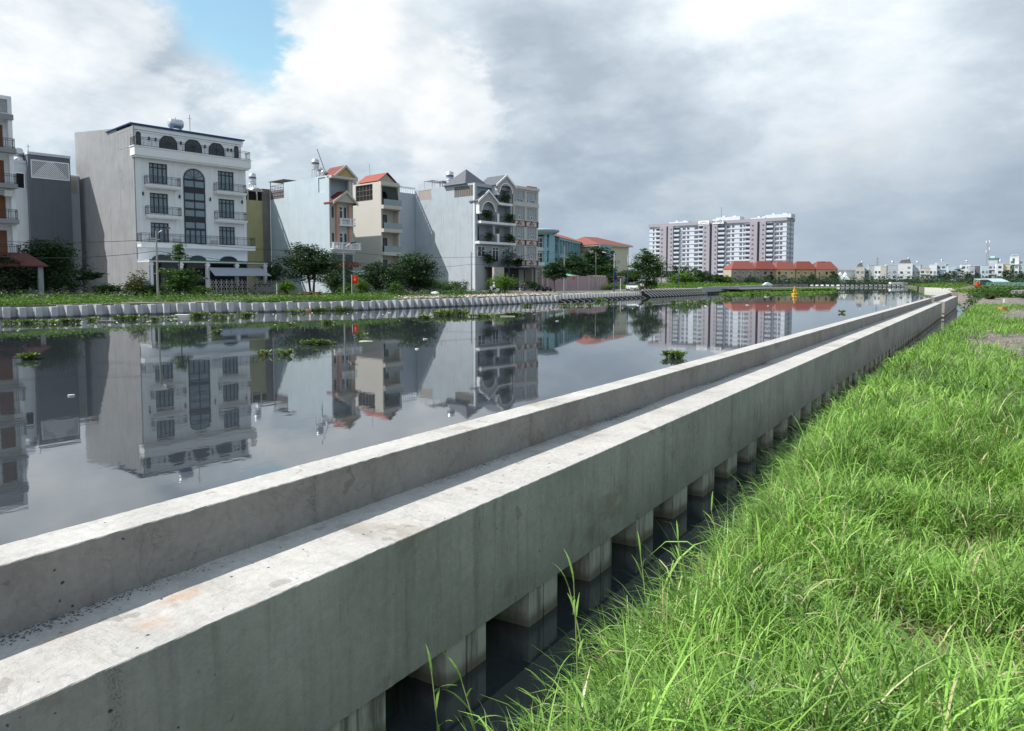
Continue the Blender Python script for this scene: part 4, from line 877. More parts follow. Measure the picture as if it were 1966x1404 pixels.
mat('letter_navy', (.03, .05, .10)); NF, FH, TZ = 13, 2.93, 39.3
MB().box(0, TL, .0, 15, 0, TZ).build('wall', tw, T)
MB().box(-.4, TL + .4, -.9, 15.4, TZ, TZ + 2.0).build('parapet', tm, T)
for a_, b_ in ((222, 280), (295, 340), (605, 665), (687, 735), (1025, 1090), (1112, 1165)): MB().box(tx(a_), tx(b_), -1.9, -.002, 0, TZ - .01).build('mauve_pier', tm, T)
for a_, b_ in ((280, 295), (665, 687), (1090, 1112)): MB().box(tx(a_), tx(b_), -.6, -.003, 0, TZ - .02).build('dark_slot', tdk, T)
bays = [(177, 222), (342, 390), (560, 605), (737, 795), (975, 1025), (1167, 1226)]
small = [(150, 163), (455, 474), (520, 538), (540, 556), (855, 876), (925, 946), (958, 972), (1285, 1306)]; wide = [(414, 441), (809, 841), (1241, 1276)]
pier_w = [(236, 248), (318, 330), (620, 634), (712, 724), (1042, 1058), (1136, 1150)]
def wmesh(w_, h_):
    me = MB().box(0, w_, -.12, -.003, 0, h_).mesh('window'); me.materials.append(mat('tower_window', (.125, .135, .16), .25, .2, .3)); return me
for lst, h_, y_ in ((small, 1.5, 0), (wide, 1.35, 0), (pier_w, .9, -1.9)):
    for a_, b_ in lst:
        x0, x1 = tx(a_), tx(b_); me = wmesh(x1 - x0, h_)
        for k_ in range(NF):
            if y_ < 0 and k_ % 1: continue
            o = obj('window', me, T); o.location = (x0, y_, .95 + k_ * FH + .45)
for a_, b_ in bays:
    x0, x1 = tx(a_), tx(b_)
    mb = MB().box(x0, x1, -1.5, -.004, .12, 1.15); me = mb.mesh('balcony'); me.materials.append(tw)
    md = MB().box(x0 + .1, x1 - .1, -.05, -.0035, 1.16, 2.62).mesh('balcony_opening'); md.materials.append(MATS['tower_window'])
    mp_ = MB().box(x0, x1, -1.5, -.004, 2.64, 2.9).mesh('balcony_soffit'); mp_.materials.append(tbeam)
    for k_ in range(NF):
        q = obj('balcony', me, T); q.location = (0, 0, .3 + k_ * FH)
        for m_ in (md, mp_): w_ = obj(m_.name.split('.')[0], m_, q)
for k_ in range(1, NF + 1): MB().box(-.1, TL + .1, -.2, -.0015, k_ * FH + .2, k_ * FH + .62).build('floor_band', tbeam, T)
for k_ in range(NF):
    for y_ in (2, 5, 9, 12): MB().box(TL + .003, TL + .08, y_, y_ + 1.3, .95 + k_ * FH + .5, .95 + k_ * FH + 1.8).build('end_window', MATS['tower_window'], T)
MB().box(TL + .003, TL + .12, 7.4, 8., 0, TZ).build('drain_pipe', tdk, T)
for a_, w_, hh in ((270, 14, 3.2), (690, 16, 4.6), (1000, 10, 3.), (1130, 16, 4.4)): x0 = tx(a_); MB().box(x0, x0 + w_, 4, 12, TZ + 2, TZ + hh).box(x0 + 3, x0 + 4.5, 8, 11, TZ + hh, TZ + hh + 1.2).box(x0 + w_ * .6, x0 + w_ * .6 + 2.4, 8, 10, TZ + hh, TZ + hh + .9).build('roof_plant_room', tw, T)
for a_, b_, z0, z1 in ((565, 660, TZ - .7, TZ + 2.5), (692, 793, TZ - .1, TZ + 2.95)):
    x0, x1 = tx(a_), tx(b_); sb_ = MB().box(x0, x1, -2.15, -1.95, z0, z1).build('sign_board', mat('board_white', (.78, .8, .8)), T)
    if a_ > 600:
        cu = bpy.data.curves.new('sign_text', 'FONT'); cu.body = 'AN HỘI 3'; cu.size = 1.95; cu.align_x = 'CENTER'; cu.align_y = 'CENTER'; cu.extrude = .02; cu.offset = .03
        to = bpy.data.objects.new('sign_text', cu); col.objects.link(to); dg = bpy.context.evaluated_depsgraph_get(); me = bpy.data.meshes.new_from_object(to.evaluated_get(dg)); bpy.data.objects.remove(to)
        me.materials.clear(); me.materials.append(mat('letter_navy', (.03, .05, .10)))
        q = obj('sign_text', me, sb_); q.location = ((x0 + x1) / 2, -2.19, (z0 + z1) / 2 - .05); q.rotation_euler = (R(90), 0, 0)
    else:
        cx = (x0 + x1) / 2; MB().prism([(cx - 2.9, z0 + 1.35), (cx, z0 + 2.5), (cx + 2.9, z0 + 1.35), (cx + 2.4, z0 + 1.3), (cx, z0 + 2.15), (cx - 2.4, z0 + 1.3)], -2.2, -2.16).build('sign_roof_mark', mat('mark_red', (.42, .10, .10)), sb_)
        mk = MB()
        for j in range(9): mk.box(cx - 3.6 + j * .8, cx - 3.05 + j * .8, -2.2, -2.16, z0 + .45, z0 + .95 - .1 * (j % 2))
        mk.build('sign_mark', MATS['letter_navy'], sb_)
MB().tube([(tx(705), 10, TZ + 4), (tx(705), 10, TZ + 12)], .1, 5).build('roof_mast', iron, T)
# ------------------------------------------------------------------ red roofed terrace
ylw = mat('terrace_yellow', (.62, .48, .26), .85, .12, .25, dirt=.3, streak=.2); ygr = mat('terrace_grey', (.38, .33, .28), .9, .15, .3, dirt=.3, streak=.3)
A, B = P(1403, 424), P(1606, 438); cutsu = [1403, 1448, 1487, 1525, 1564, 1606]
Nr, NL = frame_on('terrace_row', A, B, 'row of old yellow terrace houses under steep red tiled roofs', 'terrace')
for j in range(5):
    x0, x1 = NL * (cutsu[j] - 1403) / 203., NL * (cutsu[j + 1] - 1403) / 203. - .05
    wl = MB().box(x0, x1, (j % 2) * .5, 10, 0, 9.4).build('wall', ygr if j < 2 else ylw, Nr)
    MB().add([(x0 - .4, -.8, 9.3), (x1 + .3, -.8, 9.3), (x1 + .3, 11, 9.3), (x0 - .4, 11, 9.3), (x0 + (x1 - x0) * .26, 4.6, 14.2), (x1 - (x1 - x0) * .10, 4.6, 14.2)], [(0, 1, 5, 4), (1, 2, 5), (2, 3, 4, 5), (3, 0, 4), (0, 3, 2, 1)]).build('roof', redtile if j % 2 else mat('red_roof_tile_b', (.24, .075, .058), .75, .12, 1.5), Nr)
    yf = (j % 2) * .5
    for fz in (6.1, 2.9):
        for t in (.16, .5, .8): xx = x0 + (x1 - x0) * t; q = win(Nr, xx - .8, xx + .8, fz, fz + 1.7, yf - .03, 2, (), fm=whitetrim if (j + int(t * 10)) % 3 else brownwall, gm=black, t=.14)
    MB().box(x1 - .5, x1, yf - .25, yf - .003, 0, 9.2).build('pier', mat('terrace_rust', (.26, .13, .08)) if j in (2, 3) else ygr, Nr)
    MB().box(x0 + 3.4, x0 + 6.4, yf - 1., yf - .004, 4.9, 5.6).build('balcony', ygr if j != 2 else mat('tarp_blue', (.10, .22, .5)), Nr)
# ------------------------------------------------------------------ distant houses
pal = {'w': (.66, .68, .69), 'g': (.42, .45, .48), 'b': (.45, .50, .55), 'l': (.48, .57, .63), 't': (.52, .49, .44), 'y': (.62, .56, .36), 'd': (.15, .14, .14), 'r': (.16, .09, .085)}
DH = [(218, 300, 343, 't', 'd', 'tan block with a dark rooftop frame right of the terrace row'), (312, 357, 332, 'l', '', 'very narrow pale blue house beside the tan block'), (357, 412, 322, 'g', '', 'grey house right of the very narrow pale blue one'),
      (412, 475, 326, 'w', '', 'pale blank sided house with a flat roof, left of the grey brown slab house'), (475, 530, 329, 't', '', 'grey brown slab house left of the blue grey tank house'), (532, 632, 318, 'b', 'T', 'blue grey house with a shiny tank on its roof above the far hedge'),
      (655, 785, 306, 'w', 'd', 'broad pale house with a dark sloping roof in the distance'), (787, 875, 320, 'b', 'T', 'blue grey distant house right of the broad pale one'), (882, 972, 352, 't', '', 'low brownish house with a white front, among the distant row'),
      (975, 1045, 319, 'w', '', 'white distant house with three rows of windows'), (1046, 1135, 302, 'b', 'T', 'tall blue grey distant house behind the end of the quay'), (1136, 1168, 312, 'r', '', 'dark red narrow house in the distant row'),
      (1170, 1246, 328, 'l', '', 'distant house with a light blue top storey behind the tree'), (1306, 1390, 312, 'w', 'T', 'white distant house right of the dark green tree'), (1391, 1440, 332, 'g', '', 'small grey distant house next to the white one with a tank'),
      (1441, 1510, 327, 'd', '', 'distant house with a dark open balcony storey'), (1512, 1580, 322, 'l', '', 'light blue distant house below the antenna mast'), (1582, 1665, 272, 'b', 'G', 'tall distant house with a green roof band right of the mast'),
      (1667, 1729, 305, 'w', 'T', 'white distant house left of the yellow one'), (1731, 1800, 312, 'y', '', 'yellow distant house left of the tall white house with green stripes'), (1801, 1885, 236, 'w', 'S', 'tall white distant house with a vertical green stripe'), (1887, 1945, 322, 'b', 'T', 'blue grey distant house at the right beside the green striped one'), (1946, 2010, 332, 'g', '', 'grey distant house cut by the right edge of the picture')]
rd = random.Random(9)
for x0, x1, yt, cc, ex, lab in DH:
    Zd = 545 + rd.uniform(-14, 14); u0, u1 = 1600 + x0 / 5.372, 1600 + x1 / 5.372
    p0, p1 = P(u0, Zd), P(u1 - .35, Zd); ry = (p0 + p1).normalized(); pp = Vector((ry.y, -ry.x, 0)); wv = (p1 - p0).dot(pp) * 1.16; an = rd.uniform(-.12, .16)
    H_, Lh = frame_on('distant_house', p0, p0 + (pp * math.cos(an) + ry * math.sin(an)) * wv, lab, 'house', group='distant houses across the canal head')
    tz = HZ(450 + yt / 5.372, Zd) - GZ; m_ = mat('far_' + cc, pal[cc], .85, .10, .15, dirt=.2, streak=.2)
    MB().box(0, Lh, 0, 12, 0, tz).build('wall', m_, H_); nfl = max(2, int(tz / 3.7)); nw = 2 if Lh > 4.2 else 1
    MB().box(-.12, Lh + .12, -.12, 12, tz, tz + .3).build('parapet', mat('far_w', pal['w']) if rd.random() < .5 else mat('far_g', pal['g']), H_)
    for k_ in range(1, nfl):
        for j in range(nw):
            if rd.random() < .78 or x0 == 975: 
                cx = Lh * (j + .5) / nw; w_ = min(1.9, Lh * .3 if nw == 2 else Lh * .5); MB().box(cx - w_ / 2, cx + w_ / 2, -.08, -.003, k_ * 3.7 + .6, k_ * 3.7 + 2.3).build('window', rd.choice([glass, MATS['tower_window'], mat('far_shutter', (.22, .25, .27))]), H_)
        if rd.random() < .45: MB().box(.1, Lh - .1, -.7, -.004, k_ * 3.7 - .3, k_ * 3.7 + .5).build('balcony', mat('far_w', pal['w']), H_)
    if ex == 'T': tank_v(H_, Lh * .6, 3, tz + .3, 1.7, .8, 1.0)
    if ex == 'd': MB().prism([(.5, tz + .3), (Lh - 1, tz + .3), (Lh - 2, tz + 3.6), (2., tz + 2.8)], 1, 9).build('roof_shelter', mat('far_d', pal['d'], .8, .2, .5), H_); tank_v(H_, Lh * .7, 3, tz + 3., 1.3, .7, .3)
    if ex == 'G': MB().box(-.1, Lh + .1, -.2, 8, tz + .3, tz + 1.9).build('green_roof_band', mat('far_green', (.06, .22, .17)), H_); MB().box(1, Lh - 2, 1, 5, tz + 1.9, tz + 3.4).build('roof_room', tw, H_)
    if ex == 'S': MB().box(Lh * .28, Lh * .52, -.15, -.0035, 2, tz - 1).build('green_stripe', mat('stripe_green', (.05, .17, .11)), H_); MB().box(.5, Lh - .5, 0, 6, tz + 1.6, tz + 1.9).box(.6, .9, .2, .5, tz + .3, tz + 1.6).box(Lh - .9, Lh - .6, .2, .5, tz + .3, tz + 1.6).build('roof_canopy', tw, H_)
wh, LL = frame_on('white_warehouse', P(1606, 560), P(1641, 560), 'low white warehouse with a flat pale roof right of the terrace row', 'warehouse')
MB().box(0, LL, 0, 20, 0, 9.6).build('wall', mat('far_w', pal['w']), wh); MB().box(-.3, LL + .3, -.3, 20, 9.6, 11).build('roof', mat('warehouse_roof', (.55, .53, .47)), wh)
for u, lab in ((1614.5, 'left white pointed tent below the warehouse'), (1624, 'right white pointed tent below the warehouse')):
    t_ = empty('tent', P(u, 535, GZ), YAW, lab, 'tent', 'white tents by the warehouse'); MB().add([(-2.6, 0, 3.4), (2.6, 0, 3.4), (2.6, 5, 3.4), (-2.6, 5, 3.4), (0, 2.5, 9.3)], [(0, 1, 4), (1, 2, 4), (2, 3, 4), (3, 0, 4)]).build('canopy', whitetrim, t_)
    mb = MB()
    for x in (-2.5, 2.5):
        for y in (.1, 4.9): mb.box(x - .1, x + .1, y - .1, y + .1, 0, 3.4)
    mb.build('posts', galv, t_)
# antenna mast and pylon
def lattice(name, label, u, Z, base_v, top_v, w0, w1, cat):
    r_ = empty(name, P(u, Z, GZ), 0, label, cat); top = HZ(top_v, Z) - GZ; mb = MB(); n = 12
    cs = [(-1, -1), (1, -1), (1, 1), (-1, 1)]; pt = lambda i, t: Vector((cs[i][0] * (w0 + (w1 - w0) * t) / 2, cs[i][1] * (w0 + (w1 - w0) * t) / 2, top * t))
    for i in range(4): mb.tube([pt(i, 0), pt(i, 1)], .14, 4)
    for k_ in range(n):
        for i in range(4): mb.tube([pt(i, k_ / n), pt((i + 1) % 4, (k_ + 1) / n)], .09, 4, False)
    mb.build('lattice', galv, r_); return r_, top
r_, top = lattice('antenna_mast', 'slim lattice antenna mast rising above the distant houses', 1892, 560, 505, 461, 1.7, 1.1, 'mast')
for z, dx in ((top - 1.5, .9), (top - 1.6, -.9), (top - 7, 1.), (top - 9, -.9)): MB().box(dx - .25, dx + .25, -.7, -.3, z - 1, z + 1).build('antenna_panel', whitetrim, r_)
r_, top = lattice('pylon', 'small far power pylon above the grey houses', 1682, 700, 505, 494, 2.6, .6, 'pylon'); MB().tube([(-3.5, 0, top - 2), (3.5, 0, top - 2)], .15, 4).tube([(-2.5, 0, top - 5), (2.5, 0, top - 5)], .15, 4).build('crossarm', galv, r_)
# green site sheds on the right bank
shg = mat('site_green', (.08, .17, .145), .6, .08, 1.); shr = mat('site_roof', (.40, .50, .50), .5)
for u0, u1, Z, hz, lab in ((1880, 1904, 205, 536.2, 'taller green site shed with a pale flat roof on the right bank'), (1906, 1934, 190, 540.5, 'lower green site shed with a sloping sheet roof beside the taller one')):
    r_, L_ = frame_on('site_shed', P(u0, Z), P(u1, Z), lab, 'shed', GZ); hh = HZ(hz, Z) - GZ - .3
    MB().box(0, L_, 0, 3, 0, hh).build('wall', shg, r_)
    dz = .25 if Z > 200 else .9
    MB().add([(-.2, -.4, hh + .02), (L_ + .2, -.4, hh + .02), (L_ + .4, 3.2, hh + dz), (.3, 3.2, hh + dz), (-.2, -.4, hh + .22), (L_ + .2, -.4, hh + .22), (L_ + .4, 3.2, hh + dz + .2), (.3, 3.2, hh + dz + .2)], [(0, 1, 2, 3), (4, 5, 6, 7), (0, 1, 5, 4), (1, 2, 6, 5), (0, 3, 7, 4)]).build('roof', shr, r_)
    MB().box(L_ * .5, L_ * .52, -.05, -.003, 0, hh).build('wall_seam', green_trim, r_)
hd, L_ = frame_on('green_hoarding', P(1905, 186), P(1990, 172), 'green sheet hoarding running to the right edge', 'fence', GZ)
for i in range(9): MB().box(i * L_ / 9, (i + 1) * L_ / 9 - .06, 0, .06, 0, 1.55 + .03 * (i % 3)).build('sheet', shg, hd)
gs, L_ = frame_on('green_hut', P(1626, 395), P(1642, 395), 'small green hut on the far shore', 'hut'); MB().box(0, L_, 0, 3, 0, 2.6).build('wall', shg, gs); MB().box(-.3, L_ + .3, -.4, 3.2, 2.6, 2.85).build('roof', shr, gs)
lb, L_ = frame_on('white_slab', P(1709, 392), P(1742, 398), 'long low white slab on the far shore', 'slab'); MB().box(0, L_, 0, 1.2, .5, 1.5).build('slab', whitetrim, lb); MB().box(.5, L_ - .5, .2, 1., 0, .499).build('plinth', tan, lb)
# ------------------------------------------------------------------ foliage kit
def leaf_mesh(name, pts, size, m, seed, up=.5, aspect=.45, outward=None):
    r = np.random.default_rng(seed); n = len(pts)
    d = r.normal(0, 1, (n, 3)); d[:, 2] = np.abs(d[:, 2]) * .3 - .25; d /= np.linalg.norm(d, axis=1)[:, None]     # blade direction
    nr = r.normal(0, 1, (n, 3)); nr[:, 2] = np.abs(nr[:, 2]) + up
    sd = np.cross(d, nr); sd /= np.linalg.norm(sd, axis=1)[:, None]; up_ = np.cross(sd, d)
    s = size * r.uniform(.65, 1.45, (n, 1)); L, W = d * s, sd * s * aspect
    v = np.stack([pts - L * .5, pts - W * .5 + up_ * s * .06, pts + L * .5 - up_ * s * .1, pts + W * .5 + up_ * s * .06], 1).reshape(-1, 3)
    return mesh_np(name, v, np.arange(n * 4).reshape(-1, 4), m)
def clump_pts(lobes, n, seed, clump=.27, per=30):
    n = int(n * 2.1)
    """leaf positions: sub-clumps spread over the outer shell of each lobe"""
    r = np.random.default_rng(seed); out = []; vol = np.array([l[3] * l[4] * l[5] for l in lobes]) ** .67; vol /= vol.sum()
    for l, w in zip(lobes, vol):
        k = max(3, int(n * w / per)); u = r.normal(0, 1, (k, 3)); u /= np.linalg.norm(u, axis=1)[:, None]; rad = r.uniform(.35, 1.2, (k, 1))
        c = u * rad; sz = r.uniform(.6, 1.5, (k, 1, 1)) * clump
        q = c[:, None, :] + r.normal(0, 1, (k, per, 3)) * sz * np.array([1, 1, .6])
        out.append((q * np.array(l[3:6]) + np.array(l[:3])).reshape(-1, 3))
    return np.concatenate(out)
LF = {'dark': leafmat('leaf_dark_green', (.014, .035, .013), (.045, .095, .028), .22), 'mid': leafmat('leaf_mid_green', (.022, .06, .014), (.075, .15, .03), .28),
      'light': leafmat('leaf_light_green', (.05, .12, .018), (.15, .26, .045), .32), 'olive': leafmat('leaf_olive', (.04, .055, .018), (.11, .13, .04), .25),
      'purple': leafmat('leaf_with_blossom', (.018, .035, .016), (.05, .09, .03), .2, c3=(.20, .06, .16)), 'far': leafmat('leaf_far_green', (.022, .045, .026), (.06, .10, .05), .2)}
def tree(label, loc, H, W, kind='dark', lobes=None, base=.25, n=2600, leaf=.34, seed=1, trunk=.12, stems=1, cat='tree', name='tree', nl=9, group=None):
    """crown fills W across and from base*H to H"""
    r = random.Random(seed); root = empty(name, loc, r.uniform(0, 6.28), label, cat, group)
    zc0, ch = H * base, H * (1 - base)
    if lobes is None:
        lobes = []
        for i in range(nl):
            t = (i + .5) / nl; ang = i * 2.4 + r.random(); zz = zc0 + ch * (.2 + .68 * t); prof = math.sin(math.pi * min(1., .22 + .68 * t)) 
            rad = W * .5 * prof * r.uniform(.35, .72); s_ = W * .27 * r.uniform(.75, 1.2) * (1.05 - .35 * t)
            lobes.append((rad * math.cos(ang), rad * math.sin(ang), zz, s_, s_, s_ * .62))
    mb = MB()
    for s_ in range(stems):
        off = Vector((r.uniform(-.3, .3), r.uniform(-.3, .3), 0)) if stems > 1 else Vector()
        top = Vector((0, 0, zc0 + ch * .55)) + off * 3
        mid = (off + top) * .5 + Vector((r.uniform(-.2, .2), r.uniform(-.2, .2), 0))
        mb.tube([off + Vector((0, 0, -.1)), (off + mid) * .5, mid, top], [trunk * 1.15, trunk * .9, trunk * .7, trunk * .25], 7)
        for l in lobes[s_::stems]:
            t = r.uniform(.35, .8); st = off.lerp(top, t) if t < .5 else mid.lerp(top, (t - .5) * 2); e = Vector(l[:3])
            mb.tube([st, st.lerp(e, .55) + Vector((0, 0, -.1 * (e - st).length * .3)), e], [trunk * .4, trunk * .26, trunk * .1], 5)
    mb.build('trunk', bark, root); obj('crown', leaf_mesh('crown', clump_pts(lobes, n, seed), leaf, LF[kind], seed + 7), root); return root
def bush(label, loc, H, W, kind='mid', n=900, leaf=.22, seed=1, name='bush', group=None, cat='bush', D=None):
    r = random.Random(seed); root = empty(name, loc, r.uniform(0, 6), label, cat, group); D = D or W
    lob = [(r.uniform(-.3, .3) * W, r.uniform(-.3, .3) * D, H * r.uniform(.3, .62), W * r.uniform(.2, .32), D * r.uniform(.2, .32), H * r.uniform(.28, .4)) for _ in range(6)]
    mb = MB()
    for l in lob: mb.tube([(l[0] * .15, l[1] * .15, -.05), (l[0] * .5, l[1] * .5, l[2] * .5), l[:3]], [.05, .035, .015], 5)
    mb.build('stem', bark, root); obj('crown', leaf_mesh('crown', clump_pts(lob, n, seed, .3, 18), leaf, LF[kind], seed + 3), root); return root
def FB(u, Z, z=GZ): return P(u, Z, z)
# ------------------------------------------------------------------ trees and shrubs of the far bank, left to right
tree('dense dark tree with blossom at the far left edge of the bank', FB(8, 76), 4.6, 6.0, 'purple', seed=11, base=.1, n=2600, leaf=.3)
tree('broad spreading dark tree in front of the grey lattice house', FB(88, 84), 6.9, 8.6, 'dark', seed=12, base=.04, n=6000, leaf=.3, trunk=.16, nl=13)
tree('small umbrella leaved papaya tree before the big bare side wall', FB(173, 80), 3.0, 2.6, 'dark', lobes=[(0, 0, 2.6, 1.2, 1.2, .28), (-.6, .2, 2.2, .7, .6, .25), (.7, -.2, 2.2, .7, .6, .25)], n=420, leaf=.36, seed=13, trunk=.06)
bush('feathery grey green shrub against the bare grey side wall', FB(264, 78), 2.9, 2.9, 'olive', 900, .22, 14)
tree('young tiered tree with two green tiers beside the lamp pole', FB(346, 74), 5.9, 3.9, 'mid', lobes=[(0, 0, 5.2, .62, .62, .5), (.12, 0, 4.3, .85, .85, .42), (0, .1, 4.75, .55, .5, .3), (-.2, 0, 2.7, 1.45, 1.4, .6), (.5, .2, 2.1, 1.5, 1.4, .55), (-.7, -.3, 1.7, 1.3, 1.2, .5), (.3, 0, 1.2, 1.2, 1.2, .5)], n=2600, leaf=.24, seed=15, trunk=.09)
tree('feathery dark tree beside the folding gate', FB(523, 106), 4.6, 5.6, 'dark', seed=16, base=.2, n=2200, leaf=.26, trunk=.08)
tree('large dark multi stemmed tree before the light blue house', FB(600, 96), 6.6, 8.2, 'dark', seed=17, base=.26, n=6200, leaf=.3, trunk=.15, stems=4, nl=14)
bush('dense dark undergrowth at the foot of the multi stemmed tree', FB(640, 93), 3.6, 4.2, 'dark', 1500, .24, 18)
bush('round light green bush right of the flag', FB(697, 88), 2.4, 2.3, 'light', 900, .2, 19)
tree('bushy dark tree right of the flag before the cream house', FB(722, 100), 4.8, 5.8, 'dark', seed=20, base=.08, n=2600, leaf=.28)
tree('large rounded mango tree between the cream house and the pale grey wall', FB(793, 102), 5.8, 7.6, 'dark', seed=21, base=.03, n=6200, leaf=.3, nl=14)
tree('small dark tree filling the gap left of the mango tree', FB(757, 96), 3.7, 3.4, 'dark', seed=22, base=.05, n=1500, leaf=.26)
bush('sprawling light shrub before the mango tree', FB(757, 84), 2.0, 2.2, 'mid', 700, .2, 23)
bush('grey brown dry shrub at the foot of the pale grey wall', FB(888, 117), 2.0, 3.6, 'purple', 700, .22, 24)
bush('big yellow green shrub before the dark garage gate', FB(968, 112), 3.3, 4.4, 'light', 1700, .26, 25)
bush('dark potted shrubs before the curtained house', FB(1022, 128), 2.2, 3.0, 'dark', 700, .25, 26)
tree('round topped dark street tree before the pink wall', FB(1065, 118), 4.9, 4.4, 'dark', seed=27, base=.42, n=2600, leaf=.26, trunk=.13)
tree('wide dark spreading tree in the school yard', FB(1100, 166), 8.2, 10.5, 'dark', seed=28, base=.15, n=4600, leaf=.42, trunk=.2, nl=14)
tree('tall dark tree in the middle of the school yard', FB(1147, 172), 10.6, 8.2, 'dark', seed=29, base=.2, n=4400, leaf=.42, trunk=.2, nl=13)
tree('thin light tree behind the pink wall near the blue lamp posts', FB(1168, 168), 5.8, 6.4, 'mid', seed=30, base=.15, n=2200, leaf=.34)
tree('yellowish tree behind the end of the pink wall', FB(1198, 190), 5.2, 6.2, 'olive', seed=31, base=.15, n=1800, leaf=.36)
tree('tall leafy green roadside tree right of the blue lamp posts', FB(1241, 146), 8.4, 7.0, 'mid', lobes=[(0, 0, 7.6, 1.1, 1.1, .9), (-1.1, 0, 6.4, 1.6, 1.5, 1.0), (1.2, .3, 6.3, 1.7, 1.5, 1.0), (2.2, 0, 5.1, 1.5, 1.5, .9), (-2.1, .2, 4.9, 1.5, 1.5, .9), (0, .5, 5.0, 2.0, 1.9, 1.2), (1.2, 0, 3.6, 1.9, 1.8, 1.1), (-1.2, 0, 3.4, 1.8, 1.8, 1.1), (.6, 0, 2.0, 1.6, 1.6, 1.0), (.8, 0, 1.0, 1.3, 1.3, .8)], n=5200, leaf=.32, seed=32, trunk=.18)
tree('dark tree half hidden behind the leafy roadside tree', FB(1212, 176), 5.0, 4.6, 'dark', seed=33, base=.1, n=1600, leaf=.36)
hd_ = bush('clipped low hedge before the pink wall', FB(1172, 143), 1.3, 5.6, 'light', 1500, .16, 34, 'hedge', cat='hedge', D=1.2)
hd_.rotation_euler = (0, 0, YAW + .05)
for j, (u, Z, H, W, k_, lab) in enumerate([(1272, 260, 6.6, 9, 'dark', 'dark tree before the lower left of the apartment tower'), (1303, 232, 7.2, 9, 'far', 'grey green tree standing before the tower beside the road'), (1333, 262, 6.8, 11, 'dark', 'dark round tree in the belt before the tower'), (1312, 205, 4.6, 9, 'light', 'low bright green tree by the roadside'),
        (1352, 300, 6.4, 9, 'dark', 'dark tree at the right end of the belt before the tower'), (1386, 246, 4.0, 6.6, 'mid', 'round bush like tree on the green bank'), (1372, 320, 5.0, 9, 'far', 'small dark tree behind the green bank'), (1398, 262, 3.2, 4, 'light', 'yellowish shrub right of the round bush like tree')]):
    tree(lab, FB(u, Z), H, W, k_, seed=40 + j, base=.05, n=1900, leaf=.5, trunk=.16)
for j, (u, Z, H, W, lab) in enumerate([(1440, 402, 5.0, 9, 'overgrown tree against the grey end of the terrace row'), (1478, 404, 6.2, 6, 'climbing tree in the middle of the terrace row'), (1556, 414, 5.4, 9, 'broad dark tree before the right half of the terrace row'), (1511, 408, 3.4, 9, 'low dark tree before the yellow terrace'), (1600, 420, 8.6, 7, 'tree covering the right end of the terrace row'), (1590, 405, 3.4, 9, 'low tree by the far dark wall'), (1838, 505, 12.5, 13, 'dark green tree standing between the distant houses'), (1812, 500, 8, 9, 'smaller dark tree left of the dark green one'), (1857, 505, 8, 7, 'thin dark tree right of the dark green one'), (1930, 510, 11, 8, 'narrow dark tree before the yellow distant house'), (1960, 480, 8, 10, 'dark tree at the right edge below the distant houses')]):
    tree(lab, FB(u, Z), H, W, 'far', seed=60 + j, base=.03, n=1300, leaf=.75, trunk=.2)
# planting on the balconies of the slate gabled house
for x, y, z, hh, w_, lab in ((2.6, -.7, 13.3, 2.2, 2.2, 'potted palm on the arched balcony of the slate gabled house'), (8.3, -.7, 13.3, 2.2, 2.4, 'potted palm on the right middle balcony of the slate gabled house'), (2.8, -.7, 9.45, 2.0, 2.0, 'potted plant on the left lower balcony of the slate gabled house'), (8.4, -.7, 9.45, 2.2, 2.3, 'potted plant on the right lower balcony of the slate gabled house'), (8.0, -.7, 17.1, 2.0, 2.0, 'potted palm on the top balcony of the slate gabled house'), (7.2, -1.8, 4.6, 4.6, 4.2, 'dense dark tree planted on the porch roof of the slate gabled house'), (2.2, -1.5, 4.6, 2.8, 2., 'thin plant on the left of the porch roof'), (10.6, -1.5, 4.6, 2.0, 2.2, 'hanging plant on the right of the porch roof')):
    q = HL(60.1 + x, y, GZ + z); r_ = bush(lab, q, hh, w_, 'dark' if z < 5 else 'mid', 700 if z < 5 else 420, .28, int(x * 10 + z), 'potted_plant', 'plants of the slate gabled house', 'plant')
    if z > 5: MB().lathe([(.2, 0), (.3, .45), (.27, .47)], 10).build('pot', mat('terracotta', (.40, .14, .08)), r_)
for j, (u, Z, H, W, lab) in enumerate([(35, 80, 2.6, 4.6, 'low dark thicket at the left under the brown door house'), (120, 82, 2.8, 4.4, 'low dark thicket at the foot of the broad spreading tree'), (212, 84, 1.5, 4.2, 'low green thicket against the shaded part of the bare wall'), (300, 80, 1.7, 2.6, 'low green thicket left of the lamp pole'), (385, 82, 1.4, 2.6, 'small dark shrub at the left end of the folding gate'), (552, 90, 2.0, 2.6, 'light shrub right of the folding gate'), (668, 92, 1.6, 2.4, 'small shrub at the foot of the flagpole'), (832, 108, 2.2, 4.6, 'low green thicket right of the mango tree'), (860, 112, 1.8, 4.0, 'low green thicket along the pale grey wall')]):
    bush(lab, FB(u, Z), H, W, 'light' if j in (5, 6) else 'dark' if j < 2 else 'mid', 900, .24, 170 + j)
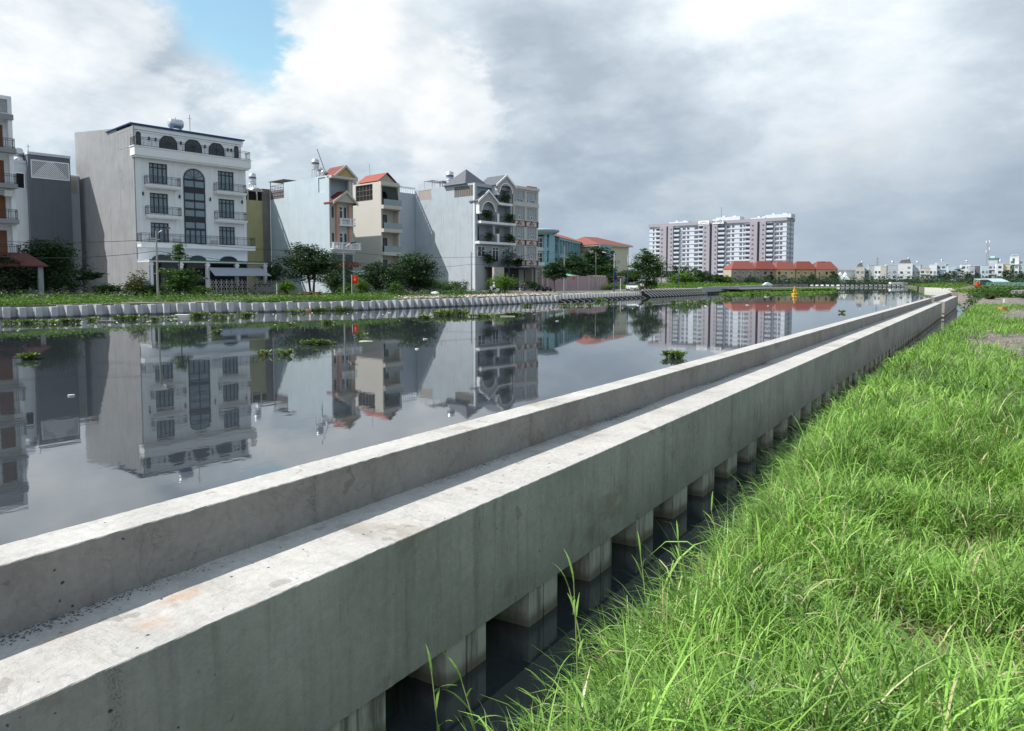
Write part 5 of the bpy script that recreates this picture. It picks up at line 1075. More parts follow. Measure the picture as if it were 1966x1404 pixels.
# ------------------------------------------------------------------ ground cover of the far bank: weeds and grass in one mass
def weeds(name, label, pts, size, kind, seed, hgt, per=14, spread=.5, cat='weeds'):
    r = np.random.default_rng(seed); pts = np.array(pts); n = len(pts)
    q = pts[:, None, :] + r.normal(0, 1, (n, per, 3)) * np.array([spread, spread, 0]); q[:, :, 2] += np.abs(r.normal(0, hgt, (n, per))) * np.maximum(.2, 1 - .25 * np.abs(r.normal(0, 1, (n, 1))))
    o = obj(name, leaf_mesh(name, q.reshape(-1, 3), size, LF[kind], seed + 1, .3, .35)); tag(o, label, cat, kind='stuff'); return o
def bank_x(y): return float(np.interp(y, [p[1] for p in BANK], [p[0] for p in BANK]))
rg = np.random.default_rng(5)
pts = []
for _ in range(2000):
    y = rg.uniform(20, 62); wdt = np.interp(y, [20, 40, 55, 62], [9, 8, 5, 3]); d_ = abs(rg.normal(0, wdt * .55)) + .7
    if smooth_noise(y * .45, d_ * .7, 3) > -.05: pts.append((bank_x(y) - d_, y, GZ))
weeds('bank_weeds', 'bright green weeds along the top of the sheet pile bank', pts, .22, 'light', 71, .30)
pts = [(bank_x(y) - d_, y, GZ) for y, d_ in zip(rg.uniform(16, 49, 800), rg.uniform(6, 26, 800)) if smooth_noise(y * .25, d_ * .4, 9) > -.1]
weeds('bank_undergrowth', 'darker undergrowth between the bank and the house fronts', pts, .28, 'mid', 72, .45)
pts = [(bank_x(y) - d_, y, GZ) for y, d_ in zip(rg.uniform(60, 84, 420), rg.uniform(9, 22, 420)) if smooth_noise(y * .5, d_ * .3, 4) > -.15]
weeds('plot_weeds', 'green weeds along the empty plots before the mango tree', pts, .26, 'mid', 73, .35)
pts = [tuple(np.array(BANK[7]) + t * (np.array(BANK[8]) - np.array(BANK[7])) + np.array((-d_ - 1.4, 0))) + (GZ + .5 - .01 * d_,) for t, d_ in zip(rg.uniform(.0, 1, 1300), rg.uniform(0, 24, 1300))]
weeds('bank_grass', 'bright grass on the bank behind the plain capping beam', pts, .5, 'light', 74, .5, 12, 1.1)
pts = [(x, y, GZ) for x, y in zip(rg.uniform(-130, -30, 900), rg.uniform(402, 418, 900)) if y > np.interp(x, [-112, -78, -64, -37, -30], [404, 403, 402, 426, 400])]
weeds('far_hedge', 'dark hedge mass along the far shore under the distant houses', pts, .9, 'far', 75, 2.4, 16, 2.2)
pts = [(x, y, GZ) for x, y in zip(rg.uniform(-60, 60, 1100), rg.uniform(455, 500, 1100))]
weeds('far_hedge_belt', 'dark belt of bushes below the distant houses on the right', pts, 1.0, 'far', 76, 2.6, 16, 2.6)
pts = [(x, y, near_z(x, y)) for x, y in zip(rg.uniform(-9, 34, 1500), rg.uniform(92, 200, 1500)) if x > edge_x(y) + .8 and smooth_noise(x * .14, y * .1, 2) > -.25]
weeds('right_bank_weeds', 'green weeds over the mounds on the right bank', pts, .45, 'light', 77, .35, 14, .8)
pts = [(x, y, GZ) for x, y in zip(rg.uniform(-36, -8, 700), rg.uniform(210, 400, 700)) if x > np.interp(y, [206, 250, 384], [-7, -16.5, -29.5])]
weeds('shore_grass', 'grass along the shore behind the pale return wall', pts, .6, 'light', 78, .55, 14, 1.2)
pts = [(x, y, near_z(x, y)) for x, y in zip(rg.uniform(-1.6, 3.4, 240), rg.uniform(88, 104, 240))]
weeds('wall_end_weeds', 'tall weeds beside the end block of the quay wall', pts, .3, 'mid', 79, .55, 18, .4)
# floating water hyacinth: each clump a thing of its own
def hyac_mesh(seed, W, D, H, n, lf):
    r = np.random.default_rng(seed); nb = max(3, int(n / 16)); cx = r.normal(0, .42, (nb, 2)) * np.array([W * .5, D * .5])
    v = []; f = []
    for i in range(nb):
        for j in range(16):
            a = r.uniform(0, 6.28); rad = r.uniform(.05, .22); hh = H * r.uniform(.25, 1.) ; s_ = lf * r.uniform(.6, 1.25); tx_, ty_ = math.cos(a), math.sin(a)
            p = Vector((cx[i, 0] + tx_ * rad, cx[i, 1] + ty_ * rad, hh)); dr = Vector((tx_, ty_, r.uniform(.0, 1.1))).normalized(); sd = Vector((-ty_, tx_, r.uniform(-.3, .3))).normalized()
            b_ = len(v); v += [p, p + dr * s_ * .45 + sd * s_ * .42, p + dr * s_, p + dr * s_ * .45 - sd * s_ * .42]; f.append((b_, b_ + 1, b_ + 2, b_ + 3))
            b_ = len(v); q = Vector((cx[i, 0] + tx_ * rad * .3, cx[i, 1] + ty_ * rad * .3, 0)); v += [q - sd * .012, q + sd * .012, p + sd * .008, p - sd * .008]; f.append((b_, b_ + 1, b_ + 2, b_ + 3))
    return mesh_np('water_hyacinth', np.array([tuple(p) for p in v]), np.array(f), leafmat('hyacinth_leaf', (.035, .07, .016), (.17, .26, .06), .22, .4, c3=(.30, .25, .13), patch=1.))
# (photo column, row, width in photo px, height px, leaf count, where)
HY = [(52, 690, 34, 20, 130, 'alone on the open water at the left'), (60, 622, 110, 12, 420, 'in a long drift below the left end of the sheet piles'), (128, 620, 60, 13, 260, 'by the sheet piles below the broad dark tree'), (178, 616, 34, 8, 110, 'in a small drift left of the floating plank'), (245, 614, 60, 14, 300, 'below the bare grey side wall, right of the plank'),
      (290, 616, 26, 8, 90, 'beside the white foam slab, on its left'), (325, 613, 28, 8, 90, 'touching the white foam slab'), (377, 609, 44, 16, 260, 'right of the white foam slab below the tiered tree'), (425, 611, 50, 15, 240, 'against the sheet piles below the folding gate, darker'), (475, 607, 44, 12, 180, 'against the sheet piles below the gate end'), (414, 642, 22, 12, 80, 'small and alone on the reflection of the gate'),
      (570, 601, 36, 13, 170, 'against the sheet piles left of the large multi stemmed tree'), (610, 598, 36, 14, 190, 'against the sheet piles below the large multi stemmed tree'), (655, 597, 40, 15, 220, 'against the sheet piles below the street pole'), (600, 662, 58, 13, 260, 'mid water below the large multi stemmed tree'), (628, 622, 38, 9, 120, 'in the reflection of the large multi stemmed tree'), (550, 625, 24, 6, 70, 'tiny, mid water below the gate end'),
      (505, 683, 20, 6, 50, 'sparse and brownish mid water'), (545, 682, 34, 6, 80, 'sparse beside the brownish one'), (692, 646, 14, 12, 60, 'small, below the flag reflection'), (860, 606, 84, 22, 760, 'in the largest bright raft before the pale grey wall'), (815, 612, 30, 9, 120, 'at the left tail of the largest raft'), (920, 609, 50, 8, 190, 'at the right tail of the largest raft'), (985, 606, 36, 8, 130, 'right of the largest raft near a floating board'), (1010, 588, 26, 9, 110, 'against the sheet piles below the garage gate'),
      (1090, 588, 44, 9, 190, 'below the braced bank, left part'), (1125, 588, 40, 7, 140, 'below the braced bank, right part'), (1150, 579, 22, 12, 130, 'upright, against the braced bank struts'), (1170, 584, 40, 6, 120, 'low, before the last struts'), (1245, 584, 34, 6, 110, 'below the left end of the slanting rods'), (1300, 582, 60, 8, 220, 'before the slanting rods'), (1345, 580, 50, 6, 170, 'below the left end of the capping beam'), (1390, 574, 60, 6, 170, 'low drift before the capping beam'),
      (1444, 568, 11, 10, 120, 'upright dark clump before the capping beam'), (1470, 566, 40, 6, 150, 'right of the upright dark clump'), (1293, 687, 32, 17, 190, 'large and alone on the open water near the quay parapet'), (1618, 601, 13, 6, 60, 'small and alone far out near the quay parapet')]
for j, (u, v_, w_, h_, n, where) in enumerate(HY):
    Z = 1365 * CAMH / (v_ - 541.); s_ = Z / 1365; D_ = min(w_ * s_, max(w_ * s_ * .35, h_ * s_ * 3.0)); far = max(1., Z / 70)
    o = obj('water_hyacinth', hyac_mesh(200 + j, w_ * s_, D_, min(.55, max(.16, h_ * s_ * .42)), n, (.15 if Z < 45 else .21) * far ** .5)); o.location = P(u, Z, .005); o.rotation_euler = (0, 0, YAW)
    tag(o, 'water hyacinth clump ' + where, 'water plant', 'water hyacinth clumps on the canal')
# hyacinth mat at the canal head
r = np.random.default_rng(31); pts = []
for _ in range(900):
    u = r.uniform(1395, 1600); v_ = np.interp(u, [1395, 1480, 1530, 1600], [562, 560, 560, 556]) + r.normal(0, 2.6); v_ = max(551.5, min(574, v_)); Z = 1365 * CAMH / (v_ - 541); pts.append(tuple(P(u, Z, .02)))
weeds('hyacinth_mat', 'wide patchy mat of water hyacinth around the orange buoy', pts, .55, 'light', 80, .16, 12, .8, 'water plants')
# ------------------------------------------------------------------ the tall grass of the near bank
def blades(name, roots, Ls, wid, lean, seed, m, segs=4, stiff=1.0):
    r = np.random.default_rng(seed); n = len(roots); az = r.uniform(0, 2 * np.pi, n); L = Ls[:, None]
    dx, dy = np.cos(az), np.sin(az); out = np.stack([dx, dy, np.zeros(n)], 1); sd = np.stack([-dy, dx, np.zeros(n)], 1)
    tw_ = r.uniform(-.9, .9, n)[:, None]; sd = sd + out * tw_ * .6; sd[:, 2] += r.uniform(-.4, .4, n); sd /= np.linalg.norm(sd, axis=1)[:, None]
    a0 = np.abs(r.normal(lean, .22, n)); curl = r.uniform(.3, 1.9, n) * stiff; pos = np.array(roots, float).copy(); V = []
    for s_ in range(segs + 1):
        t = s_ / segs; w_ = wid * (np.sin(np.pi * min(.97, .16 + .84 * t)) ** .7) * r.uniform(.9, 1.1, n) if s_ < segs else wid * 0 + .0006
        w_ = (w_ if isinstance(w_, np.ndarray) else np.full(n, w_))[:, None]
        V += [pos - sd * w_ * .5, pos + sd * w_ * .5]
        ang = a0 + curl * (t + .5 / segs) ** 1.6; pos = pos + (out * np.sin(ang)[:, None] + np.array([0, 0, 1.]) * np.cos(ang)[:, None]) * L / segs
    v = np.stack(V, 1).reshape(-1, 3); k_ = 2 * (segs + 1)
    f = np.array([(2 * i, 2 * i + 1, 2 * i + 3, 2 * i + 2) for i in range(segs)])[None] + (np.arange(n) * k_)[:, None, None]
    return mesh_np(name, v, f.reshape(-1, 4), m)
gm1 = leafmat('grass_blade', (.028, .080, .011), (.34, .585, .115), .24, .42, c3=(.52, .48, .26), patch=1.6)
gm2 = leafmat('grass_blade_far', (.038, .10, .015), (.29, .50, .095), .24, .46, patch=.5)
gmd = leafmat('dry_grass', (.22, .18, .09), (.42, .36, .20), .2, .7)
DIRT = [(.5, 27, 1.4, 5.), (1.7, 47, 1.7, 12), (1.5, 20, .85, 4.), (-.2, 4.2, .15, .2), (.0, 6.2, .15, .24), (-.9, 7.6, .1, .25)]       # bare patches: centre x, y, half sizes
def bare(x, y):
    b_ = 0.
    for cx, cy, rx, ry in DIRT: b_ = np.maximum(b_, 1.25 - np.hypot((x - cx) / rx, (y - cy) / ry))
    return b_ + .30 * np.sin(x * 5.1 + y * 2.3) * np.sin(y * 1.7 - x * 3.)
def scatter(n, y0, y1, x0o, x1, seed, thin=0.):
    r = np.random.default_rng(seed); y = y0 + (y1 - y0) * r.uniform(0, 1, n) ** 1.25
    ex = np.interp(y, EY, EX); x = ex + x0o + (x1 + .055 * y - ex) * r.uniform(0, 1, n)
    k_ = bare(x, y) < .42 + r.uniform(-.25, .25, n)
    clump = np.sin(x * 4.3 + 1.7 * np.sin(y * 2.1)) * np.sin(y * 3.7 + 1.3 * np.sin(x * 2.9))
    k_ &= r.uniform(-1.1, 1.2, n) < .65 + clump * .8 - thin
    x, y = x[k_], y[k_]; z = np.array([near_z(a_, b_) for a_, b_ in zip(x, y)]) - .03
    return np.stack([x, y, z], 1)
r = np.random.default_rng(17)
p1 = scatter(170000, 1.6, 11, .02, 1.0, 1)
hg = .82 + .5 * np.sin(p1[:, 0] * 2.2 + np.sin(p1[:, 1] * 1.4) * 2) * np.sin(p1[:, 1] * 1.9)
ht = np.abs(r.normal(0, .14, len(p1))) * hg                                     # leaves leave their stems at any height
o = obj('tall_grass', blades('tall_grass', p1 + np.stack([ht * 0, ht * 0, ht], 1), r.uniform(.10, .40, len(p1)) * hg + .05, r.uniform(.0035, .0095, len(p1)) * (1 + .9 * (r.uniform(0, 1, len(p1)) > .92)), .5, 2, gm1, 4, 1.25)); tag(o, 'tall bright green grass filling the near bank beside the quay wall', 'grass', kind='stuff')
p2 = scatter(78000, 10.0, 64, .0, 1.6, 3)
o = obj('bank_grass_carpet', blades('bank_grass_carpet', p2, r.uniform(.15, .48, len(p2)), r.uniform(.010, .026, len(p2)), .5, 4, gm2, 3, 1.2)); tag(o, 'green grass carpet running along the bank into the distance', 'grass', kind='stuff')
p3 = scatter(5000, 1.8, 14, .1, 1.0, 5); p3 = p3[(np.sin(p3[:, 0] * 3 + 2) * np.sin(p3[:, 1] * 1.3) > .1) | (np.hypot(p3[:, 0] + .2, p3[:, 1] - 4.2) < .9)]
o = obj('dry_grass', blades('dry_grass', p3 + np.array([0, 0, .06]), r.uniform(.12, .45, len(p3)), r.uniform(.003, .006, len(p3)), .9, 6, gmd, 3)); tag(o, 'pale dry stalks lying among the green grass', 'grass', kind='stuff')
qx = np.concatenate([r.normal(c_, .42, (700, 2)) for c_ in ((-.2, 4.2), (.0, 6.2), (-.9, 7.6))])
p5 = np.array([(a_, b_, near_z(a_, b_) + .02) for a_, b_ in qx])
o = obj('straw', blades('straw', p5, r.uniform(.08, .34, len(p5)), r.uniform(.002, .006, len(p5)), 1.15, 16, gmd, 3)); tag(o, 'flattened straw on the thin spots of the near bank', 'straw', kind='stuff')
p4 = scatter(9000, 2.2, 20, -.05, -.9, 8)
p4 = p4[p4[:, 0] < np.interp(p4[:, 1], EY, EX) + .7]
o = obj('bank_edge_grass', blades('bank_edge_grass', p4, r.uniform(.3, .75, len(p4)), r.uniform(.006, .014, len(p4)), .45, 9, gm1, 5)); tag(o, 'longer grass hanging over the water at the foot of the bank', 'grass', kind='stuff')
# single reed stalks leaning over the dark channel
reedm = mat('reed_stem', (.22, .27, .10), .6)
def reed(label, x, y, H, lean, az, seed):
    r_ = random.Random(seed); root = empty('reed', (x, y, max(-.02, near_z(x, y) - .02)), az, label, 'reed', 'reeds at the channel edge'); n = 7
    pt = lambda t: Vector((lean * H * t ** 1.5, 0, H * t * (1 - .25 * lean * t))); mb = MB(); mb.tube([pt(i / n) for i in range(n + 1)], [.0075 * (1 - .8 * i / n) + .001 for i in range(n + 1)], 5); mb.build('stem', reedm, root)
    for k_ in range(6):
        t = .3 + .68 * k_ / 5; b_ = pt(t); s_ = 1 if k_ % 2 else -1; a_ = r_.uniform(-.6, .6) + (0 if s_ > 0 else math.pi); L = r_.uniform(.16, .30) * H ** .3; el = r_.uniform(.7, 1.15) if k_ < 5 else 1.35
        me = MB(); pv = []; q = b_.copy(); ang = el; w0 = .0068
        sd = Vector((-math.sin(a_), math.cos(a_), 0))
        for i in range(6):
            w_ = w0 * math.sin(math.pi * min(.97, .2 + .8 * i / 5)) if i < 5 else .0008
            pv += [q - sd * w_, q + sd * w_]; ang -= r_.uniform(.02, .32); q = q + (Vector((math.cos(a_), math.sin(a_), 0)) * math.cos(ang) + Vector((0, 0, math.sin(ang)))) * L / 5
        me.add(pv, [(2 * i, 2 * i + 1, 2 * i + 3, 2 * i + 2) for i in range(5)]); me.build('leaf', gm1, root)
for j, (x, y, H, le, az, lab) in enumerate([(-2.28, 2.75, .78, .25, 2.6, 'reed nearest the lower edge, leaning over the black water'), (-2.2, 3.0, .62, .35, 2.9, 'second reed from the lower edge, leaning left'), (-2.12, 3.35, .55, .3, .4, 'short reed just behind the two lowest ones'), (-2.02, 3.75, 1.05, .12, 2.4, 'tallest reed, standing straight before the piles'), (-2.12, 4.05, .8, .45, 2.5, 'reed leaning far left behind the tallest one'), (-1.98, 4.75, .85, .3, 2.3, 'reed in the middle of the bank edge, leaning left'), (-2.0, 5.5, .7, .3, 2.2, 'reed with a slim tip above the bank edge, farthest but one'), (-2.05, 6.6, .65, .3, 2.4, 'farthest reed above the bank edge')]): reed(lab, x, y, H * .85, le, az, 90 + j)
# ------------------------------------------------------------------ street furniture
bluep = mat('blue_pole_paint', (.03, .05, .30), .45); lampw = mat('lamp_housing', (.6, .6, .6), .4)
def pole(label, u, Z, top_v, arm=None, m=None, name='utility_pole', r0=.115, arm_dir=0., blue=False, base=GZ):
    h_ = HZ(top_v, Z) - base; root = empty(name, P(u, Z, base), YAW, label, 'lamp post' if blue else 'pole', 'blue street lamps' if blue else 'concrete street poles')
    if blue:
        MB().tube([(0, 0, 0), (0, 0, h_ * .62)], [.11, .085], 8).lathe([(.17, 0), (.17, .4), (.12, .5)], 8).build('lower_post', bluep, root)
        MB().tube([(0, 0, h_ * .62), (0, 0, h_)], [.08, .06], 8).build('upper_post', lampw, root)
    else: MB().tube([(0, 0, 0), (0, 0, h_)], [r0, r0 * .62], 9).build('post', m or concrete_post, root)
    if arm:
        dx = arm; MB().tube([(0, 0, h_ - .5), (dx * .5, 0, h_ - .1), (dx, 0, h_ + .1)], .04, 6).build('arm', galv, root)
        MB().add([(dx - .1 * (1 if dx > 0 else -1), -.14, h_ + .04), (dx + .75 * (1 if dx > 0 else -1), -.1, h_ + .22), (dx + .75 * (1 if dx > 0 else -1), .1, h_ + .22), (dx - .1 * (1 if dx > 0 else -1), .14, h_ + .04), (dx, -.12, h_ + .22), (dx + .6 * (1 if dx > 0 else -1), -.06, h_ + .36), (dx + .6 * (1 if dx > 0 else -1), .06, h_ + .36), (dx, .12, h_ + .22)], [(0, 1, 2, 3), (4, 5, 6, 7), (0, 1, 5, 4), (1, 2, 6, 5), (2, 3, 7, 6), (3, 0, 4, 7)]).build('lamp_head', lampw if blue else iron, root)
    return root, h_
PO = [(304, 71, 444, .7, 'concrete lamp pole before the white house'), (661, 87, 470, .9, 'concrete lamp pole beside the red flag'), (905, 116, 484, 1.2, 'concrete lamp pole at the corner of the pale grey wall'), (1083, 132, 474, None, 'bare concrete pole before the pink wall')]
tops = []
for u, Z, tv, arm, lab in PO:
    rt_, hh = pole(lab, u, Z, tv, arm); tops.append(P(u, Z, GZ + hh))
    MB().box(-.35, .35, -.05, .05, hh - .9, hh - .82).build('crossarm', galv, rt_)
pole('short thin post at the kerb before the folding gate', 532, 76, 544, None, mat('white_post', (.6, .6, .57)), 'kerb_post', .07); pole('thin white post by the clipped hedge', 1191, 138, 535, None, MATS['white_post'], 'kerb_post', .08)
pole('thin pole rising behind the trees of the school yard', 1143.5, 150, 484, -1.6, None, 'utility_pole', .1)
for u, Z, tv, arm, lab in ((1178.5, 133, 487, -1.6, 'blue lamp post before the clipped hedge'), (1204.5, 150, 490, 1.6, 'blue lamp post beside the white car'), (1241.5, 158, 512, None, 'blue lamp post in front of the leafy roadside tree'), (1269.5, 190, 505, 1.6, 'blue lamp post right of the leafy roadside tree'), (1303, 196, 508, 1.4, 'last blue lamp post near the capping beam')): pole(lab, u, Z, tv, arm, name='street_lamp', blue=True)
# overhead cables
cab = mat('cable', (.03, .03, .03), .6)
def cable(label, p, q, sag):
    n = 14; mb = MB().tube([p.lerp(q, i / n) - Vector((0, 0, sag * 4 * (i / n) * (1 - i / n))) for i in range(n + 1)], .022, 4, False); o = mb.build('cable', cab); tag(o, label, 'cable', 'overhead cables between the poles')
far_l = P(-120, 62, tops[0].z - .4)
for k_, (a_, b_, w_) in enumerate(((far_l, tops[0], 'running off the left edge'), (tops[0], tops[1], 'from the pole at the white house to the pole at the flag'), (tops[1], tops[2], 'from the pole at the flag to the pale grey wall'), (tops[2], tops[3], 'from the pale grey wall to the pink wall'))):
    for dz, nm in ((.85, 'upper'), (2.0, 'lower')): cable('%s overhead cable %s' % (nm, w_), a_ - Vector((0, 0, dz)), b_ - Vector((0, 0, dz)), .35 + .3 * (nm == 'lower'))
# folding gate
gt = empty('folding_gate', HL(6.6, -5.6), RZ, 'silver folding lattice gate across the yard of the white house', 'gate')
gs_ = mat('gate_steel', (.45, .43, .40), .4, .15, 3., metal=.4); mb = MB(); n = 30; w_ = 10.6 / n
for i in range(n):
    for z in (.25, .85, 1.4): mb.tube([(i * w_, 0, z), ((i + 1) * w_, 0, z + .5)], .028, 4, False); mb.tube([(i * w_, .03, z + .5), ((i + 1) * w_, .03, z)], .028, 4, False)
mb.build('lattice', gs_, gt)
for i in range(n // 2 + 1): MB().box(i * 2 * w_ - .035, i * 2 * w_ + .035, -.06, .08, .08, 2.05).lathe([(.06, 0), (.06, .1)], 8, (i * 2 * w_, 0, 0)).build('upright', gs_, gt)
MB().box(10.75, 11.3, -.25, .3, 0, 2.2).box(10.7, 11.35, -.3, .35, 2.2, 2.32).build('gate_pier', tan, gt)
MB().box(0, 11, -.15, .15, -.02, .03).build('track', asphalt, gt)
# ------------------------------------------------------------------ vehicles
tyre = mat('tyre', (.02, .02, .02), .8); carglass = mat('car_glass', (.02, .025, .03), .06, spec=.7)
def car(label, loc, rz, paint, suv=False):
    root = empty('parked_car' if 'parked' in label else 'car', loc, rz, label, 'car'); L, Wd = 4.4, 1.78; h_ = 1.75 if suv else 1.48
    pr_ = [(-2.15, .35), (-2.2, .6), (-2.1, .92), (-1.95, 1.0), (-1.2 if suv else -1.05, 1.02), (.95, .98), (1.75, .88), (2.1, .72), (2.2, .5), (2.15, .3)]
    mb = MB(); secs = []
    for y, k_ in ((-Wd / 2, .965), (-Wd / 2 + .12, 1.), (0, 1.01), (Wd / 2 - .12, 1.), (Wd / 2, .965)): secs.append([(x * k_, y, z * (1 if z < .5 else k_)) for x, z in pr_])
    n = len(pr_); vs = [p for s_ in secs for p in s_]; mb.add(vs, [(i * n + j, i * n + (j + 1) % n, (i + 1) * n + (j + 1) % n, (i + 1) * n + j) for i in range(4) for j in range(n)] + [tuple(range(n)), tuple(4 * n + j for j in reversed(range(n)))])
    body = mb.build('body', paint, root)
    cb = [(-1.95 if suv else -1.75, .98), (-1.6 if suv else -1.05, h_ - .03), (-.2, h_), (.25, h_ - .03), (1.05, .96)]; q = MB(); vs = [(x, s_ * (.84 if z < 1.1 else .66), z) for s_ in (-1, 1) for x, z in cb]; m_ = len(cb)
    q.add(vs, [tuple(range(m_)), tuple(m_ + j for j in reversed(range(m_)))] + [(j, j + 1, m_ + j + 1, m_ + j) for j in range(m_ - 1)]); q.build('windows', carglass, root)
    MB().add([(x * 1., s_ * .64, z + .012) for s_ in (-1, 1) for x, z in cb[1:4]], [(0, 1, 4, 3), (1, 2, 5, 4)]).build('roof', paint, root)
    for x in (-1.35, 1.4):
        for s_ in (-1, 1):
            w_ = MB().lathe([(.2, -.1), (.31, -.1), (.33, -.05), (.33, .05), (.31, .1), (.2, .1)], 16, (x, s_ * .82, .33), 'y').build('wheel', tyre, root); MB().lathe([(.03, -.112), (.19, -.108), (.19, .108), (.03, .112)], 12, (x, s_ * .82, .33), 'y').build('rim', galv, w_)
    for s_ in (-1, 1): MB().box(2.05, 2.17, s_ * .62 - .2, s_ * .62 + .2, .62, .76).build('headlight', whitetrim, root); MB().box(-2.2, -2.09, s_ * .68 - .13, s_ * .68 + .13, .68, .86).build('tail_light', mat('tail_red', (.4, .02, .02)), root); MB().box(.75, .9, s_ * .9 - .1, s_ * .9 + .1, .95, 1.08).build('mirror', paint, root)
    MB().box(2.12, 2.2, -.5, .5, .38, .55).build('grille', frame, root); return root
car('black car parked behind the folding gate', HL(10.2, -3.4), RZ + .1, mat('black_paint', (.015, .015, .017), .2, spec=.6), True)
car('silver car parked behind the right end of the folding gate', HL(15.2, -3.6), RZ + .2, mat('silver_paint', (.40, .42, .44), .25, spec=.6))
car('white car on the road beside the blue lamp posts', P(1213, 140, GZ + .02), YAW + R(-90), mat('white_car_paint', (.75, .76, .78), .25, spec=.6))
# ------------------------------------------------------------------ people: one skinned body, clothes as children
skin = mat('skin', (.36, .20, .13), .6, .04)
def skinned(name, J, E_, m, parent, rootj=0):
    me = bpy.data.meshes.new(name); me.from_pydata([j[:3] for j in J], E_, []); me.update(); o = obj(name, me, parent)
    md = o.modifiers.new('skin', 'SKIN'); sv = me.skin_vertices[0].data if me.skin_vertices else None
    if sv is None:
        bm = bmesh.new(); bm.from_mesh(me); bm.verts.layers.skin.verify(); bm.to_mesh(me); bm.free(); sv = me.skin_vertices[0].data
    for i, j in enumerate(J):
        rx = j[3]; sv[i].radius = (rx, j[4] if len(j) > 4 else rx); sv[i].use_root = i == rootj
    o.modifiers.new('sub', 'SUBSURF').render_levels = 1; o.modifiers['sub'].levels = 1
    dg = bpy.context.evaluated_depsgraph_get(); nm = bpy.data.meshes.new_from_object(o.evaluated_get(dg)); o.modifiers.clear(); o.data = nm; nm.materials.clear(); nm.materials.append(m)
    nm.polygons.foreach_set('use_smooth', [True] * len(nm.polygons)); return o
def person(label, loc, rz, pose, top, legs, hat=None, hair=(.02, .018, .016)):
    """pose: dict of joint positions (x forward, y left, z up from the ground)"""
    root = empty('person', loc, rz, label, 'person'); p = pose; E_ = []; J = []
    def add(q, r_, par=None):
        J.append((*q, r_)); i = len(J) - 1
        if par is not None: E_.append((par, i))
        return i
    pe = add(p['pelvis'], .13); ch = add(p['chest'], .145, pe); nk = add(p['neck'], .055, ch); hd1 = add(tuple(Vector(p['head']) - Vector((0, 0, .06))), .085, nk); hd2 = add(tuple(Vector(p['head']) + Vector((0, 0, .05))), .095, hd1)
    arms, lgs = [], []
    for s_, k_ in ((1, 'l'), (-1, 'r')):
        sh = add(tuple(Vector(p['chest']) + Vector((0, .17 * s_, .07))), .06, ch); el = add(p['elbow_' + k_], .042, sh); wr = add(p['hand_' + k_], .03, el); arms.append((sh, el, wr))
        hp = add(tuple(Vector(p['pelvis']) + Vector((0, .09 * s_, -.05))), .09, pe); kn = add(p['knee_' + k_], .062, hp); an = add(p['foot_' + k_], .04, kn); to = add(tuple(Vector(p['foot_' + k_]) + Vector((.16, 0, -.03))), .035, an); lgs.append((hp, kn, an))
        wv, ev = Vector(p['hand_' + k_]), Vector(p['elbow_' + k_]); dv = (wv - ev).normalized(); sv_ = dv.cross(Vector((0, 0, 1))).normalized() if abs(dv.z) < .95 else Vector((0, 1, 0))
        pm_ = add(tuple(wv + dv * .06), .03, wr)
        for f_ in range(4): add(tuple(wv + dv * (.13 + .012 * (f_ in (1, 2))) + sv_ * (.022 * (f_ - 1.5)) + Vector((0, 0, -.02))), .009, pm_)
        add(tuple(wv + dv * .07 + sv_ * .05), .01, pm_)
    body = skinned('body', J, E_, skin, root)
    def cloth(n, ids, edges, grow, m):
        mp_ = {k_: i for i, k_ in enumerate(ids)}; skinned(n, [(*J[k_][:3], J[k_][3] + grow) for k_ in ids], [(mp_[a_], mp_[b_]) for a_, b_ in edges], m, root)
    tops_ = [pe, ch] + [q for a_ in arms for q in a_]; te = [(pe, ch)] + [(ch, a_[0]) for a_ in arms] + [(a_[0], a_[1]) for a_ in arms] + [(a_[1], a_[2]) for a_ in arms]
    cloth('jacket', tops_, te, .022, top)
    li = [pe] + [q for l in lgs for q in l]; cloth('trousers', li, [(pe, l[0]) for l in lgs] + [(l[0], l[1]) for l in lgs] + [(l[1], l[2]) for l in lgs], .025, legs)
    h_ = Vector(p['head']); fx = MB()
    if hat: MB().lathe([(.135, .02), (.128, .08), (.09, .15), (.02, .175)], 12, h_).box(h_.x + .08, h_.x + .19, h_.y - .08, h_.y + .08, h_.z + .02, h_.z + .035).build('helmet', hat, root, True)
    else: MB().lathe([(.10, -.02), (.112, .05), (.09, .13), (.02, .16)], 12, h_ + Vector((-.012, 0, 0))).build('hair', mat('hair', hair, .6), root, True)
    fx.box(h_.x + .085, h_.x + .115, h_.y - .015, h_.y + .015, h_.z - .05, h_.z + .0)
    for s_ in (-1, 1): fx.box(h_.x - .015, h_.x + .02, h_.y + s_ * .085, h_.y + s_ * .1, h_.z - .04, h_.z + .03)
    fx.build('nose_and_ears', skin, root); fc = MB()
    for s_ in (-1, 1): fc.box(h_.x + .083, h_.x + .094, h_.y + s_ * .035 - .014, h_.y + s_ * .035 + .014, h_.z + .0, h_.z + .014)
    fc.box(h_.x + .082, h_.x + .093, h_.y - .025, h_.y + .025, h_.z - .085, h_.z - .075); fc.build('eyes_and_mouth', frame, root); return root
SIT = dict(pelvis=(0, 0, .78), chest=(.06, 0, 1.18), neck=(.09, 0, 1.36), head=(.12, 0, 1.50), elbow_l=(.26, .28, 1.02), hand_l=(.5, .27, 1.06), elbow_r=(.26, -.28, 1.02), hand_r=(.5, -.27, 1.06), knee_l=(.40, .16, .72), foot_l=(.30, .16, .32), knee_r=(.40, -.16, .72), foot_r=(.30, -.16, .32))
